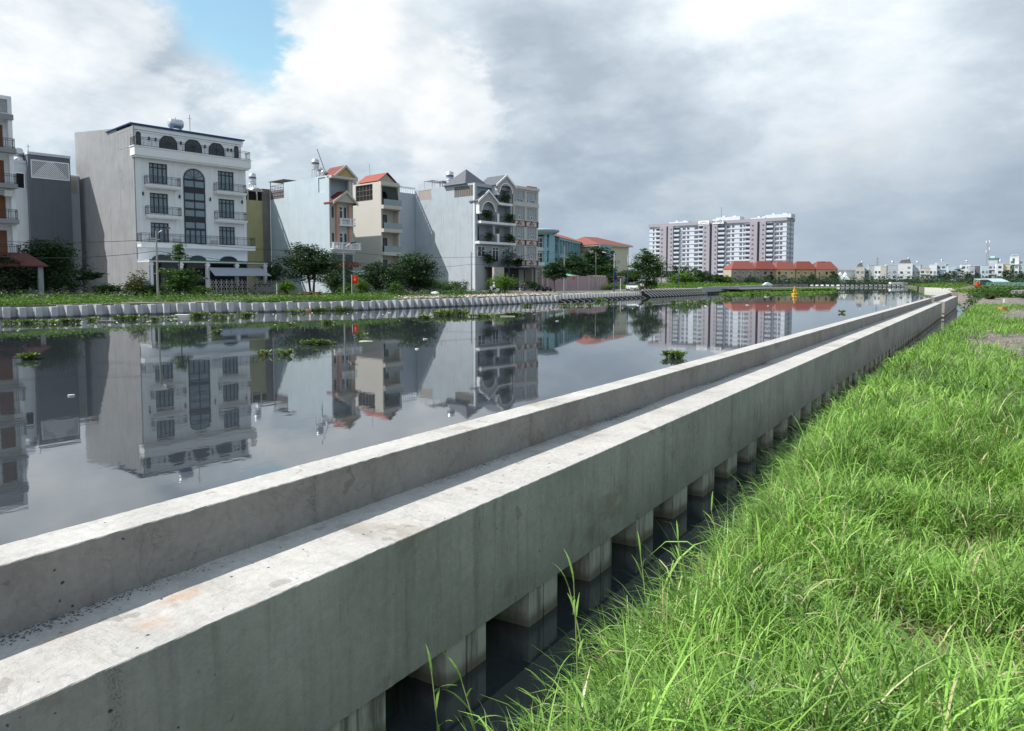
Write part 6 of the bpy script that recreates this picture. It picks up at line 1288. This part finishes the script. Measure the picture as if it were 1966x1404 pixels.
STAND = dict(pelvis=(0, 0, .92), chest=(.02, 0, 1.33), neck=(.03, 0, 1.50), head=(.05, 0, 1.63), elbow_l=(-.02, .27, 1.13), hand_l=(.12, .27, .90), elbow_r=(-.02, -.27, 1.13), hand_r=(.12, -.27, .90), knee_l=(.03, .1, .5), foot_l=(0, .11, .07), knee_r=(.03, -.1, .5), foot_r=(-.02, -.11, .07))
BEND = dict(pelvis=(0, 0, .62), chest=(.30, 0, .92), neck=(.42, 0, 1.04), head=(.52, 0, 1.14), elbow_l=(.42, .24, .68), hand_l=(.58, .16, .48), elbow_r=(.42, -.24, .68), hand_r=(.58, -.16, .48), knee_l=(.32, .18, .52), foot_l=(.05, .18, .07), knee_r=(.32, -.18, .52), foot_r=(.05, -.18, .07))
def motorbike(label, loc, rz, m):
    root = empty('motorbike', loc, rz, label, 'motorbike')
    for x in (-.62, .62):
        w_ = MB().lathe([(.2, -.05), (.28, -.05), (.3, 0), (.28, .05), (.2, .05)], 16, (x, 0, .3), 'y').build('wheel', tyre, root); MB().lathe([(.03, -.03), (.2, -.02), (.2, .02), (.03, .03)], 12, (x, 0, .3), 'y').build('rim', galv, w_)
    MB().prism([(-.75, .55), (-.55, .78), (-.05, .74), (.1, .42), (.35, .42), (.42, 1.0), (.55, 1.02), (.62, .5), (.35, .28), (-.2, .25), (-.5, .3)], -.11, .11).build('body', m, root)
    MB().box(-.62, .0, -.13, .13, .76, .86).build('seat', tyre, root); MB().tube([(.46, -.33, 1.08), (.5, -.1, 1.02), (.5, .1, 1.02), (.46, .33, 1.08)], .022, 6).tube([(.5, 0, 1.0), (.62, 0, .3)], .035, 6).build('handlebar', iron, root)
    MB().box(.55, .64, -.09, .09, .86, 1.0).build('headlight', whitetrim, root); MB().box(.45, .85, -.07, .07, .58, .62).build('mudguard', m, root); return root
q = P(950, 106, GZ); whp = MATS['white_car_paint']; navy = mat('navy_cloth', (.025, .035, .08)); wcl = mat('white_cloth', (.68, .68, .68), .8); drk = mat('dark_cloth', (.03, .03, .035), .85)
a_ = YAW + R(200); motorbike('white scooter on the bank before the slate gabled house', q, a_, whp); person('person in a white shirt riding the white scooter before the slate gabled house', q, a_, SIT, wcl, drk, wcl)
q = P(1231.5, 136, GZ + .02); a_ = YAW + R(-70); motorbike('dark scooter right of the white car', q, a_, mat('dark_scooter', (.03, .03, .04), .3)); person('person in a white top riding the dark scooter right of the white car', q, a_, SIT, wcl, drk, None)
for u, Z, rr, lab in ((1037, 126, 20, 'dark motorbike parked before the pink wall, left of the street tree'), (1052, 125, 40, 'dark motorbike parked under the round street tree')): motorbike(lab, P(u, Z, GZ), YAW + R(rr), MATS['dark_scooter'])
person('person in dark blue sitting before the curtained house', P(1002, 130, GZ), YAW - R(90), SIT, navy, navy); person('second person in dark clothes by the porch of the curtained house', P(1007.5, 131, GZ), YAW - R(100), STAND, drk, navy)
bn, L_ = frame_on('bench', P(998, 129.4), P(1006, 129.8), 'low grey bench before the curtained house', 'bench'); MB().box(0, L_, -.1, .4, .42, .5).build('seat', tan, bn)
for x in (.1, L_ - .2): MB().box(x, x + .1, 0, .3, 0, .42).build('leg', tan, bn)
org = mat('orange_suit', (.62, .10, .02), .7); hatr = mat('red_helmet', (.65, .10, .06), .4)
zz = HZ(552.5, 128); person('worker in orange with a red helmet bending over on the right bank', P(1877, 128, zz), YAW + R(170), BEND, org, org, hatr); person('second worker in orange crouching right of the first', P(1881, 126.5, zz - .1), YAW + R(185), BEND, mat('deep_orange_suit', (.50, .06, .02)), MATS['deep_orange_suit'], hatr)
person('tiny worker in orange standing on the far shore', P(1662.5, 392, GZ), YAW - R(90), STAND, org, org, hatr)
# soil heap the workers stand on
def heap(label, u, Z, zb, W, D, H, m, seed, name='soil_heap'):
    r_ = random.Random(seed); n = 14; vs = []; fs = []
    for j in range(n + 1):
        for i in range(n + 1):
            a, b_ = i / n * 2 - 1, j / n * 2 - 1; k_ = max(0, 1 - a * a) * max(0, 1 - b_ * b_); vs.append((a * W / 2, b_ * D / 2, -.25 + (H + .25) * k_ ** .6 * (1 + .25 * smooth_noise(a * 3 + seed, b_ * 3, seed)) + r_.uniform(-.04, .04)))
    fs = [(j * (n + 1) + i, j * (n + 1) + i + 1, (j + 1) * (n + 1) + i + 1, (j + 1) * (n + 1) + i) for j in range(n) for i in range(n)]
    o = MB().add(vs, fs).build(name, m); o.location = P(u, Z, zb); o.rotation_euler = (0, 0, YAW); tag(o, label, 'soil heap', 'soil heaps on the right bank'); return o
dsoil = mat('dark_soil', (.07, .058, .05), .95, .3, 2., .6)
b0 = near_z(P(1879, 128).x, P(1879, 128).y)
heap('soil heap under the two orange workers', 1879, 128.5, b0 - .1, 7.5, 6, max(.3, zz - b0 + .12), soil, 3); heap('dark soil heap in front of the green hoarding', 1928, 150, 1.0, 8, 5, .9, dsoil, 5); heap('low brown soil heap left of the workers', 1860, 140, .9, 5, 5, .9, soil, 7)
# ------------------------------------------------------------------ flag
fg = empty('flag', P(676, 86, GZ), YAW, 'red flag with a yellow star on a pole beside the concrete lamp pole', 'flag')
MB().tube([(0, 0, 0), (0, 0, 2.6)], .03, 6).build('flagpole', whitetrim, fg)
n = 10; vs = []
for i in range(n + 1):
    for j in range(7): x = i / n; z = j / 6; vs.append((.03 + x * .72, .10 * math.sin(x * 5 + z), 2.55 - .95 + z * .98 - .28 * x + .1 * x * x))
fl_ = MB().add(vs, [(i * 7 + j, (i + 1) * 7 + j, (i + 1) * 7 + j + 1, i * 7 + j + 1) for i in range(n) for j in range(6)]).build('cloth', redpaint, fg)
st_ = [(.39 + (.2 if k_ % 2 == 0 else .08) * math.sin(k_ * math.pi / 5), 1.98 + (.2 if k_ % 2 == 0 else .08) * math.cos(k_ * math.pi / 5)) for k_ in range(10)]
MB().prism(st_, -.10, .17).build('star', yellow, fl_)
# ------------------------------------------------------------------ buoy
Zb = 1365 * CAMH / (566.5 - 541); k_ = Zb / 1365
by = empty('buoy', P(1525.5, Zb, 0), YAW, 'orange and yellow navigation buoy at the head of the canal', 'buoy'); oy = mat('buoy_orange', (.72, .30, .03), .5); yb = mat('buoy_yellow', (.75, .45, .03), .5)
MB().lathe([(.5, -.3), (.60, .0), (.62, .22), (.56, .34), (.2, .38)], 18).build('float', oy, by, True)
mb = MB()
for a_ in range(4): t = R(45 + 90 * a_); mb.tube([(.36 * math.cos(t), .36 * math.sin(t), .36), (.10 * math.cos(t), .10 * math.sin(t), 1.75)], .045, 5)
mb.build('tower', yb, by); MB().box(-.28, .28, -.28, .28, .75, 1.05).build('panel', yb, by); MB().lathe([(.2, 1.2), (.14, 1.65)], 10).build('collar', mat('buoy_rust', (.35, .10, .04)), by)
MB().tube([(0, 0, 1.6), (0, 0, 2.45)], .05, 6).lathe([(.10, 1.95), (.13, 2.15), (.02, 2.3)], 8).build('topmark', iron, by)
# ------------------------------------------------------------------ things lying about on the right bank
cp = mat('pipe_concrete', (.30, .30, .31), .85, .1, 1.5)
def pipe(label, u, Z, zb, r_, L, az):
    o = MB().lathe([(r_ * .78, 0), (r_, 0), (r_, L), (r_ * .78, L), (r_ * .78, 0)], 20, (0, 0, 0), 'y'); me = o.mesh('concrete_pipe'); me.materials.append(cp); q = obj('concrete_pipe', me); q.location = P(u, Z, zb + r_); q.rotation_euler = (0, 0, az); tag(q, label, 'pipe', 'concrete pipes on the right bank')
def on_near(u, Z): p = P(u, Z); return near_z(p.x, p.y)
pipe('left concrete pipe with its open end towards the water', 1944, 66, HZ(564, 66), .16, 3.2, YAW - R(52)); pipe('right concrete pipe lying beside the left one', 1957, 65, HZ(564, 65), .16, 3.2, YAW - R(52))
ob = empty('orange_box', P(1925.5, 44.5, 0), YAW + .2, 'orange wooden box lying on the bare dirt patch', 'box'); ob.location.z = on_near(1925.5, 44.5) + .02; obm = mat('orange_board', (.52, .22, .06), .7, .12, 4.)
for z in (.0, .105): MB().box(-.2, .2, -.16, -.145, z, z + .1).box(-.2, .2, .145, .16, z, z + .1).box(-.2, -.185, -.144, .144, z, z + .1).box(.185, .2, -.144, .144, z, z + .1).build('board', obm, ob)
MB().box(-.18, .18, -.14, .14, .005, .02).build('bottom', obm, ob); MB().box(-.2, .2, -.16, .16, .206, .218).build('lid', obm, ob)
cb_ = MB().box(-.14, .14, -.14, .14, 0, .3).box(-.16, .16, -.16, .16, -.05, .0).build('concrete_block', mat('fresh_concrete', (.52, .50, .47))); cb_.location = P(1930.5, 60, on_near(1930.5, 60) + .02); cb_.rotation_euler = (0, 0, .4); tag(cb_, 'small pale concrete block beside the pipes', 'block')
hb = bush('row of drooping dark grass tufts behind the dirt track', P(1898, 70, on_near(1898, 70)), .55, 2.6, 'olive', 700, .16, 131, 'grass_tuft', cat='grass tuft', D=1.)
# rubble: tile shards on the dirt patches and on the far bank
def shards(name, label, pts, smin, smax, cols, seed):
    r_ = np.random.default_rng(seed); m = bpy.data.materials.new(name); m.use_nodes = True; kk = NT(m.node_tree); b_ = m.node_tree.nodes['Principled BSDF']
    rp = kk.n('ShaderNodeValToRGB'); rp.color_ramp.interpolation = 'CONSTANT'; kk.put(rp.inputs[0], kk.n('ShaderNodeNewGeometry').outputs['Random Per Island']); e_ = rp.color_ramp.elements
    for i, c_ in enumerate(cols): (e_[i] if i < 2 else e_.new(i / len(cols))).position = i / len(cols)
    for i, c_ in enumerate(cols): e_[i].color = (*c_, 1)
    kk.put(b_.inputs['Base Color'], rp.outputs[0]); b_.inputs['Roughness'].default_value = .9
    o = crumbs(name, pts, smin, smax, m, seed); tag(o, label, 'rubble', kind='stuff'); return o
rcol = [(.16, .12, .10), (.34, .30, .27), (.26, .13, .09), (.45, .40, .33), (.10, .09, .085), (.55, .52, .48)]
r = np.random.default_rng(77); pts = []
for _ in range(1500):
    cx, cy, rx, ry = DIRT[r.integers(0, 3)]; x, y = cx + r.normal(0, rx * .45), cy + r.normal(0, ry * .45); pts.append((x, y, near_z(x, y) + .005))
shards('dirt_rubble', 'broken brick and stone scattered on the bare dirt patches', pts, .008, .045, [(.16, .12, .10), (.27, .23, .20), (.22, .13, .10), (.34, .29, .24), (.11, .095, .085)], 12)
pts = []
for _ in range(2600):
    y = r.uniform(57, 84); x = bank_x(y) - .8 - abs(r.normal(0, 2.6)); pts.append((x, y, GZ + r.uniform(0, .12)))
shards('bank_rubble', 'broken bricks and refuse along the bank top before the slate gabled house', pts, .05, .20, rcol, 13)
pts = [(-48.8 - abs(a) * 1.2, b, GZ) for a, b in zip(r.normal(0, 1.6, 700), r.uniform(82, 112, 700))]
shards('kerb_rubble', 'loose stones along the bank top before the pink wall', pts, .05, .16, rcol, 14)
for j, (u, Z, w_, lab, m) in enumerate(((1915, 28.6, .24, 'ochre broken tile on the nearest dirt patch', mat('ochre_tile', (.55, .42, .25))), (1905.5, 28.2, .2, 'reddish broken tile left of the ochre one', mat('red_shard', (.38, .2, .13))), (1907, 29.6, .22, 'grey flat stone behind the ochre tile', mat('grey_shard', (.36, .37, .38))), (1903.5, 26.2, .17, 'pale flat stone in front of the reddish tile', mat('pale_shard', (.5, .47, .42))))):
    r_ = random.Random(j); o = MB().prism([(w_ * (.5 + .12 * r_.random()) * math.cos(R(t)), w_ * .55 * math.sin(R(t)) * (.7 + .4 * r_.random())) for t in range(0, 360, 51)], 0, .045, 'z').build('broken_tile', m); o.location = P(u, Z, on_near(u, Z) + .02); o.rotation_euler = (.1, -.08, j); tag(o, lab, 'tile', 'broken tiles on the dirt')
# ------------------------------------------------------------------ flotsam
foam = mat('foam_white', (.66, .64, .60), .8, .08, 4.)
def flot(name, label, u, v_, prof, L, W, m, rz, cat, z=.0):
    Z = 1365 * CAMH / (v_ - 541); o = MB().prism([(a * L, b * W) for a, b in prof], -.03, z, 'z').build(name, m); o.location = P(u, Z, 0); o.rotation_euler = (.03, .02, YAW + rz); tag(o, label, cat, 'flotsam on the canal'); return o
RCT = [(-.5, -.5), (.46, -.5), (.5, -.42), (.5, .5), (-.47, .5), (-.5, .44)]; ROU = [(.5 * math.cos(R(t)), .5 * math.sin(R(t)) * (.8 + .2 * math.cos(R(t * 3)))) for t in range(0, 360, 30)]
flot('foam_slab', 'white foam slab floating at the sheet piles below the tiered tree', 352, 609.5, RCT, 1.15, .5, foam, .1, 'foam slab', .22); flot('foam_slab', 'thin pale board left of the white foam slab', 330, 613, RCT, .9, .35, foam, -.1, 'board', .06); flot('plank', 'dark plank floating below the bare grey side wall', 206, 618.5, RCT, 1.15, .3, brownwall, .05, 'plank', .09)
flot('leaf_litter', 'large pale yellow leaf floating below the flag', 702, 656, ROU, .62, .42, mat('pale_leaf', (.55, .58, .35)), .2, 'leaf', .02); flot('board', 'buff board floating right of the largest raft', 975, 608.5, RCT, 1.1, .3, tan, .1, 'board', .06); flot('brick_block', 'reddish block floating beside the hyacinth below the street pole', 592, 598.5, RCT, .6, .4, mat('brick_red', (.36, .16, .11)), 0, 'block', .16)
for j, (u, v_, lab) in enumerate(((816, 652, 'white bag on the reflection of the mango tree'), (1300, 596, 'small white bag below the slanting rods'), (1355, 588, 'white scrap before the capping beam left end'), (1435, 586, 'pale ring of foam near the red roof reflection'), (1475, 588, 'white scrap right of the foam ring'), (1225, 587, 'white scrap below the rod frame corner'), (748, 601, 'tiny white scrap by the sheet piles'), (130, 762, 'tiny white scrap on the open water at the left'), (880, 598, 'tiny white scrap left of the big raft'), (800, 671, 'thin twig like scrap mid water'), (1070, 617, 'white scrap on the reflection of the round street tree'))):
    Z = 1365 * CAMH / (v_ - 541); flot('floating_scrap', lab, u, v_, ROU, .09 + .0035 * Z, .06 + .0018 * Z, foam, j, 'scrap', .03 + .0004 * Z)
# bits on the far bank
wb = MB().lathe([(.3, 0), (.55, .2), (.5, .45), (.2, .6)], 9).build('white_sack', foam); wb.location = P(835, 92, GZ); wb.scale = (1.2, .8, .8); tag(wb, 'white sack lying on the bank top below the mango tree', 'sack')
rc = empty('rowing_skiff', P(596, 80, GZ), YAW, 'reddish wooden bench stack under the multi stemmed tree', 'bench'); MB().box(-1.3, 1.3, -.3, .3, .5, .6).build('top_plank', mat('red_brown_wood', (.20, .08, .05)), rc)
for x in (-1., .9): MB().box(x, x + .12, -.28, .28, 0, .5).build('leg', MATS['red_brown_wood'], rc)
MB().box(-1.2, 1.2, -.2, .25, .25, .33).build('lower_plank', MATS['red_brown_wood'], rc); rc.name = 'garden_bench'
Zt = 200; wt_ = empty('white_van', P(1516, 398, GZ), YAW, 'white truck cab and box on the far shore behind the buoy', 'truck'); MB().prism([(-2.2, .5), (1.2, .5), (1.2, 2.5), (-2.2, 2.5)], -.9, .9).build('box', whitetrim, wt_); MB().prism([(-4.2, .5), (-2.3, .5), (-2.3, 2.2), (-3.2, 2.2), (-4.2, 1.3)], -.85, .85).build('cab', whitetrim, wt_); MB().prism([(-3.9, 1.35), (-2.9, 1.35), (-2.9, 2.0), (-3.2, 2.0)], -.87, .87).build('cab_window', carglass, wt_)
for x in (-3.4, .4): MB().lathe([(.45, -.95), (.45, .95)], 12, (x, 0, .45), 'y').build('wheel', tyre, wt_)
wt_.name = 'white_truck'
tp = MB().prism([(-1.6, 0), (1.6, 0), (1.1, .5), (.2, .95), (-.6, .8)], -1, 1).build('white_tarpaulin', whitetrim); tp.location = P(1472, 236, 1.5); tp.rotation_euler = (0, 0, YAW); tag(tp, 'white tarpaulin heap at the far end of the capping beam', 'tarpaulin')
rs = empty('road_sign', P(1291.5, 214, GZ), YAW, 'orange diamond road works sign beside the grey boundary wall', 'sign'); MB().tube([(0, 0, 0), (0, 0, 1.9)], .04, 6).build('post', galv, rs); MB().prism([(-.75, 2.5), (0, 1.8), (.75, 2.5), (0, 3.2)], -.03, .03).build('board', mat('sign_orange', (.75, .26, .02)), rs)

# specks of refuse drifting along the far bank and the hyacinth mat
r = np.random.default_rng(55); pts = []
for _ in range(260):
    u = r.uniform(20, 1520); y0_ = np.interp(u, [0, 300, 690, 1066, 1230, 1345, 1480, 1520], [613, 604, 596, 581, 573, 566, 558, 558]); v_ = y0_ + 3 + abs(r.normal(0, 9 if u < 1200 else 8)); Z = 1365 * CAMH / (v_ - 541); pts.append(tuple(P(u, Z, .0)))
shards('floating_refuse', 'small specks of refuse drifting along the foot of the far bank', pts, .02, .08, [(.42, .40, .34), (.2, .17, .1), (.62, .6, .55), (.12, .14, .06), (.3, .26, .16)], 15)
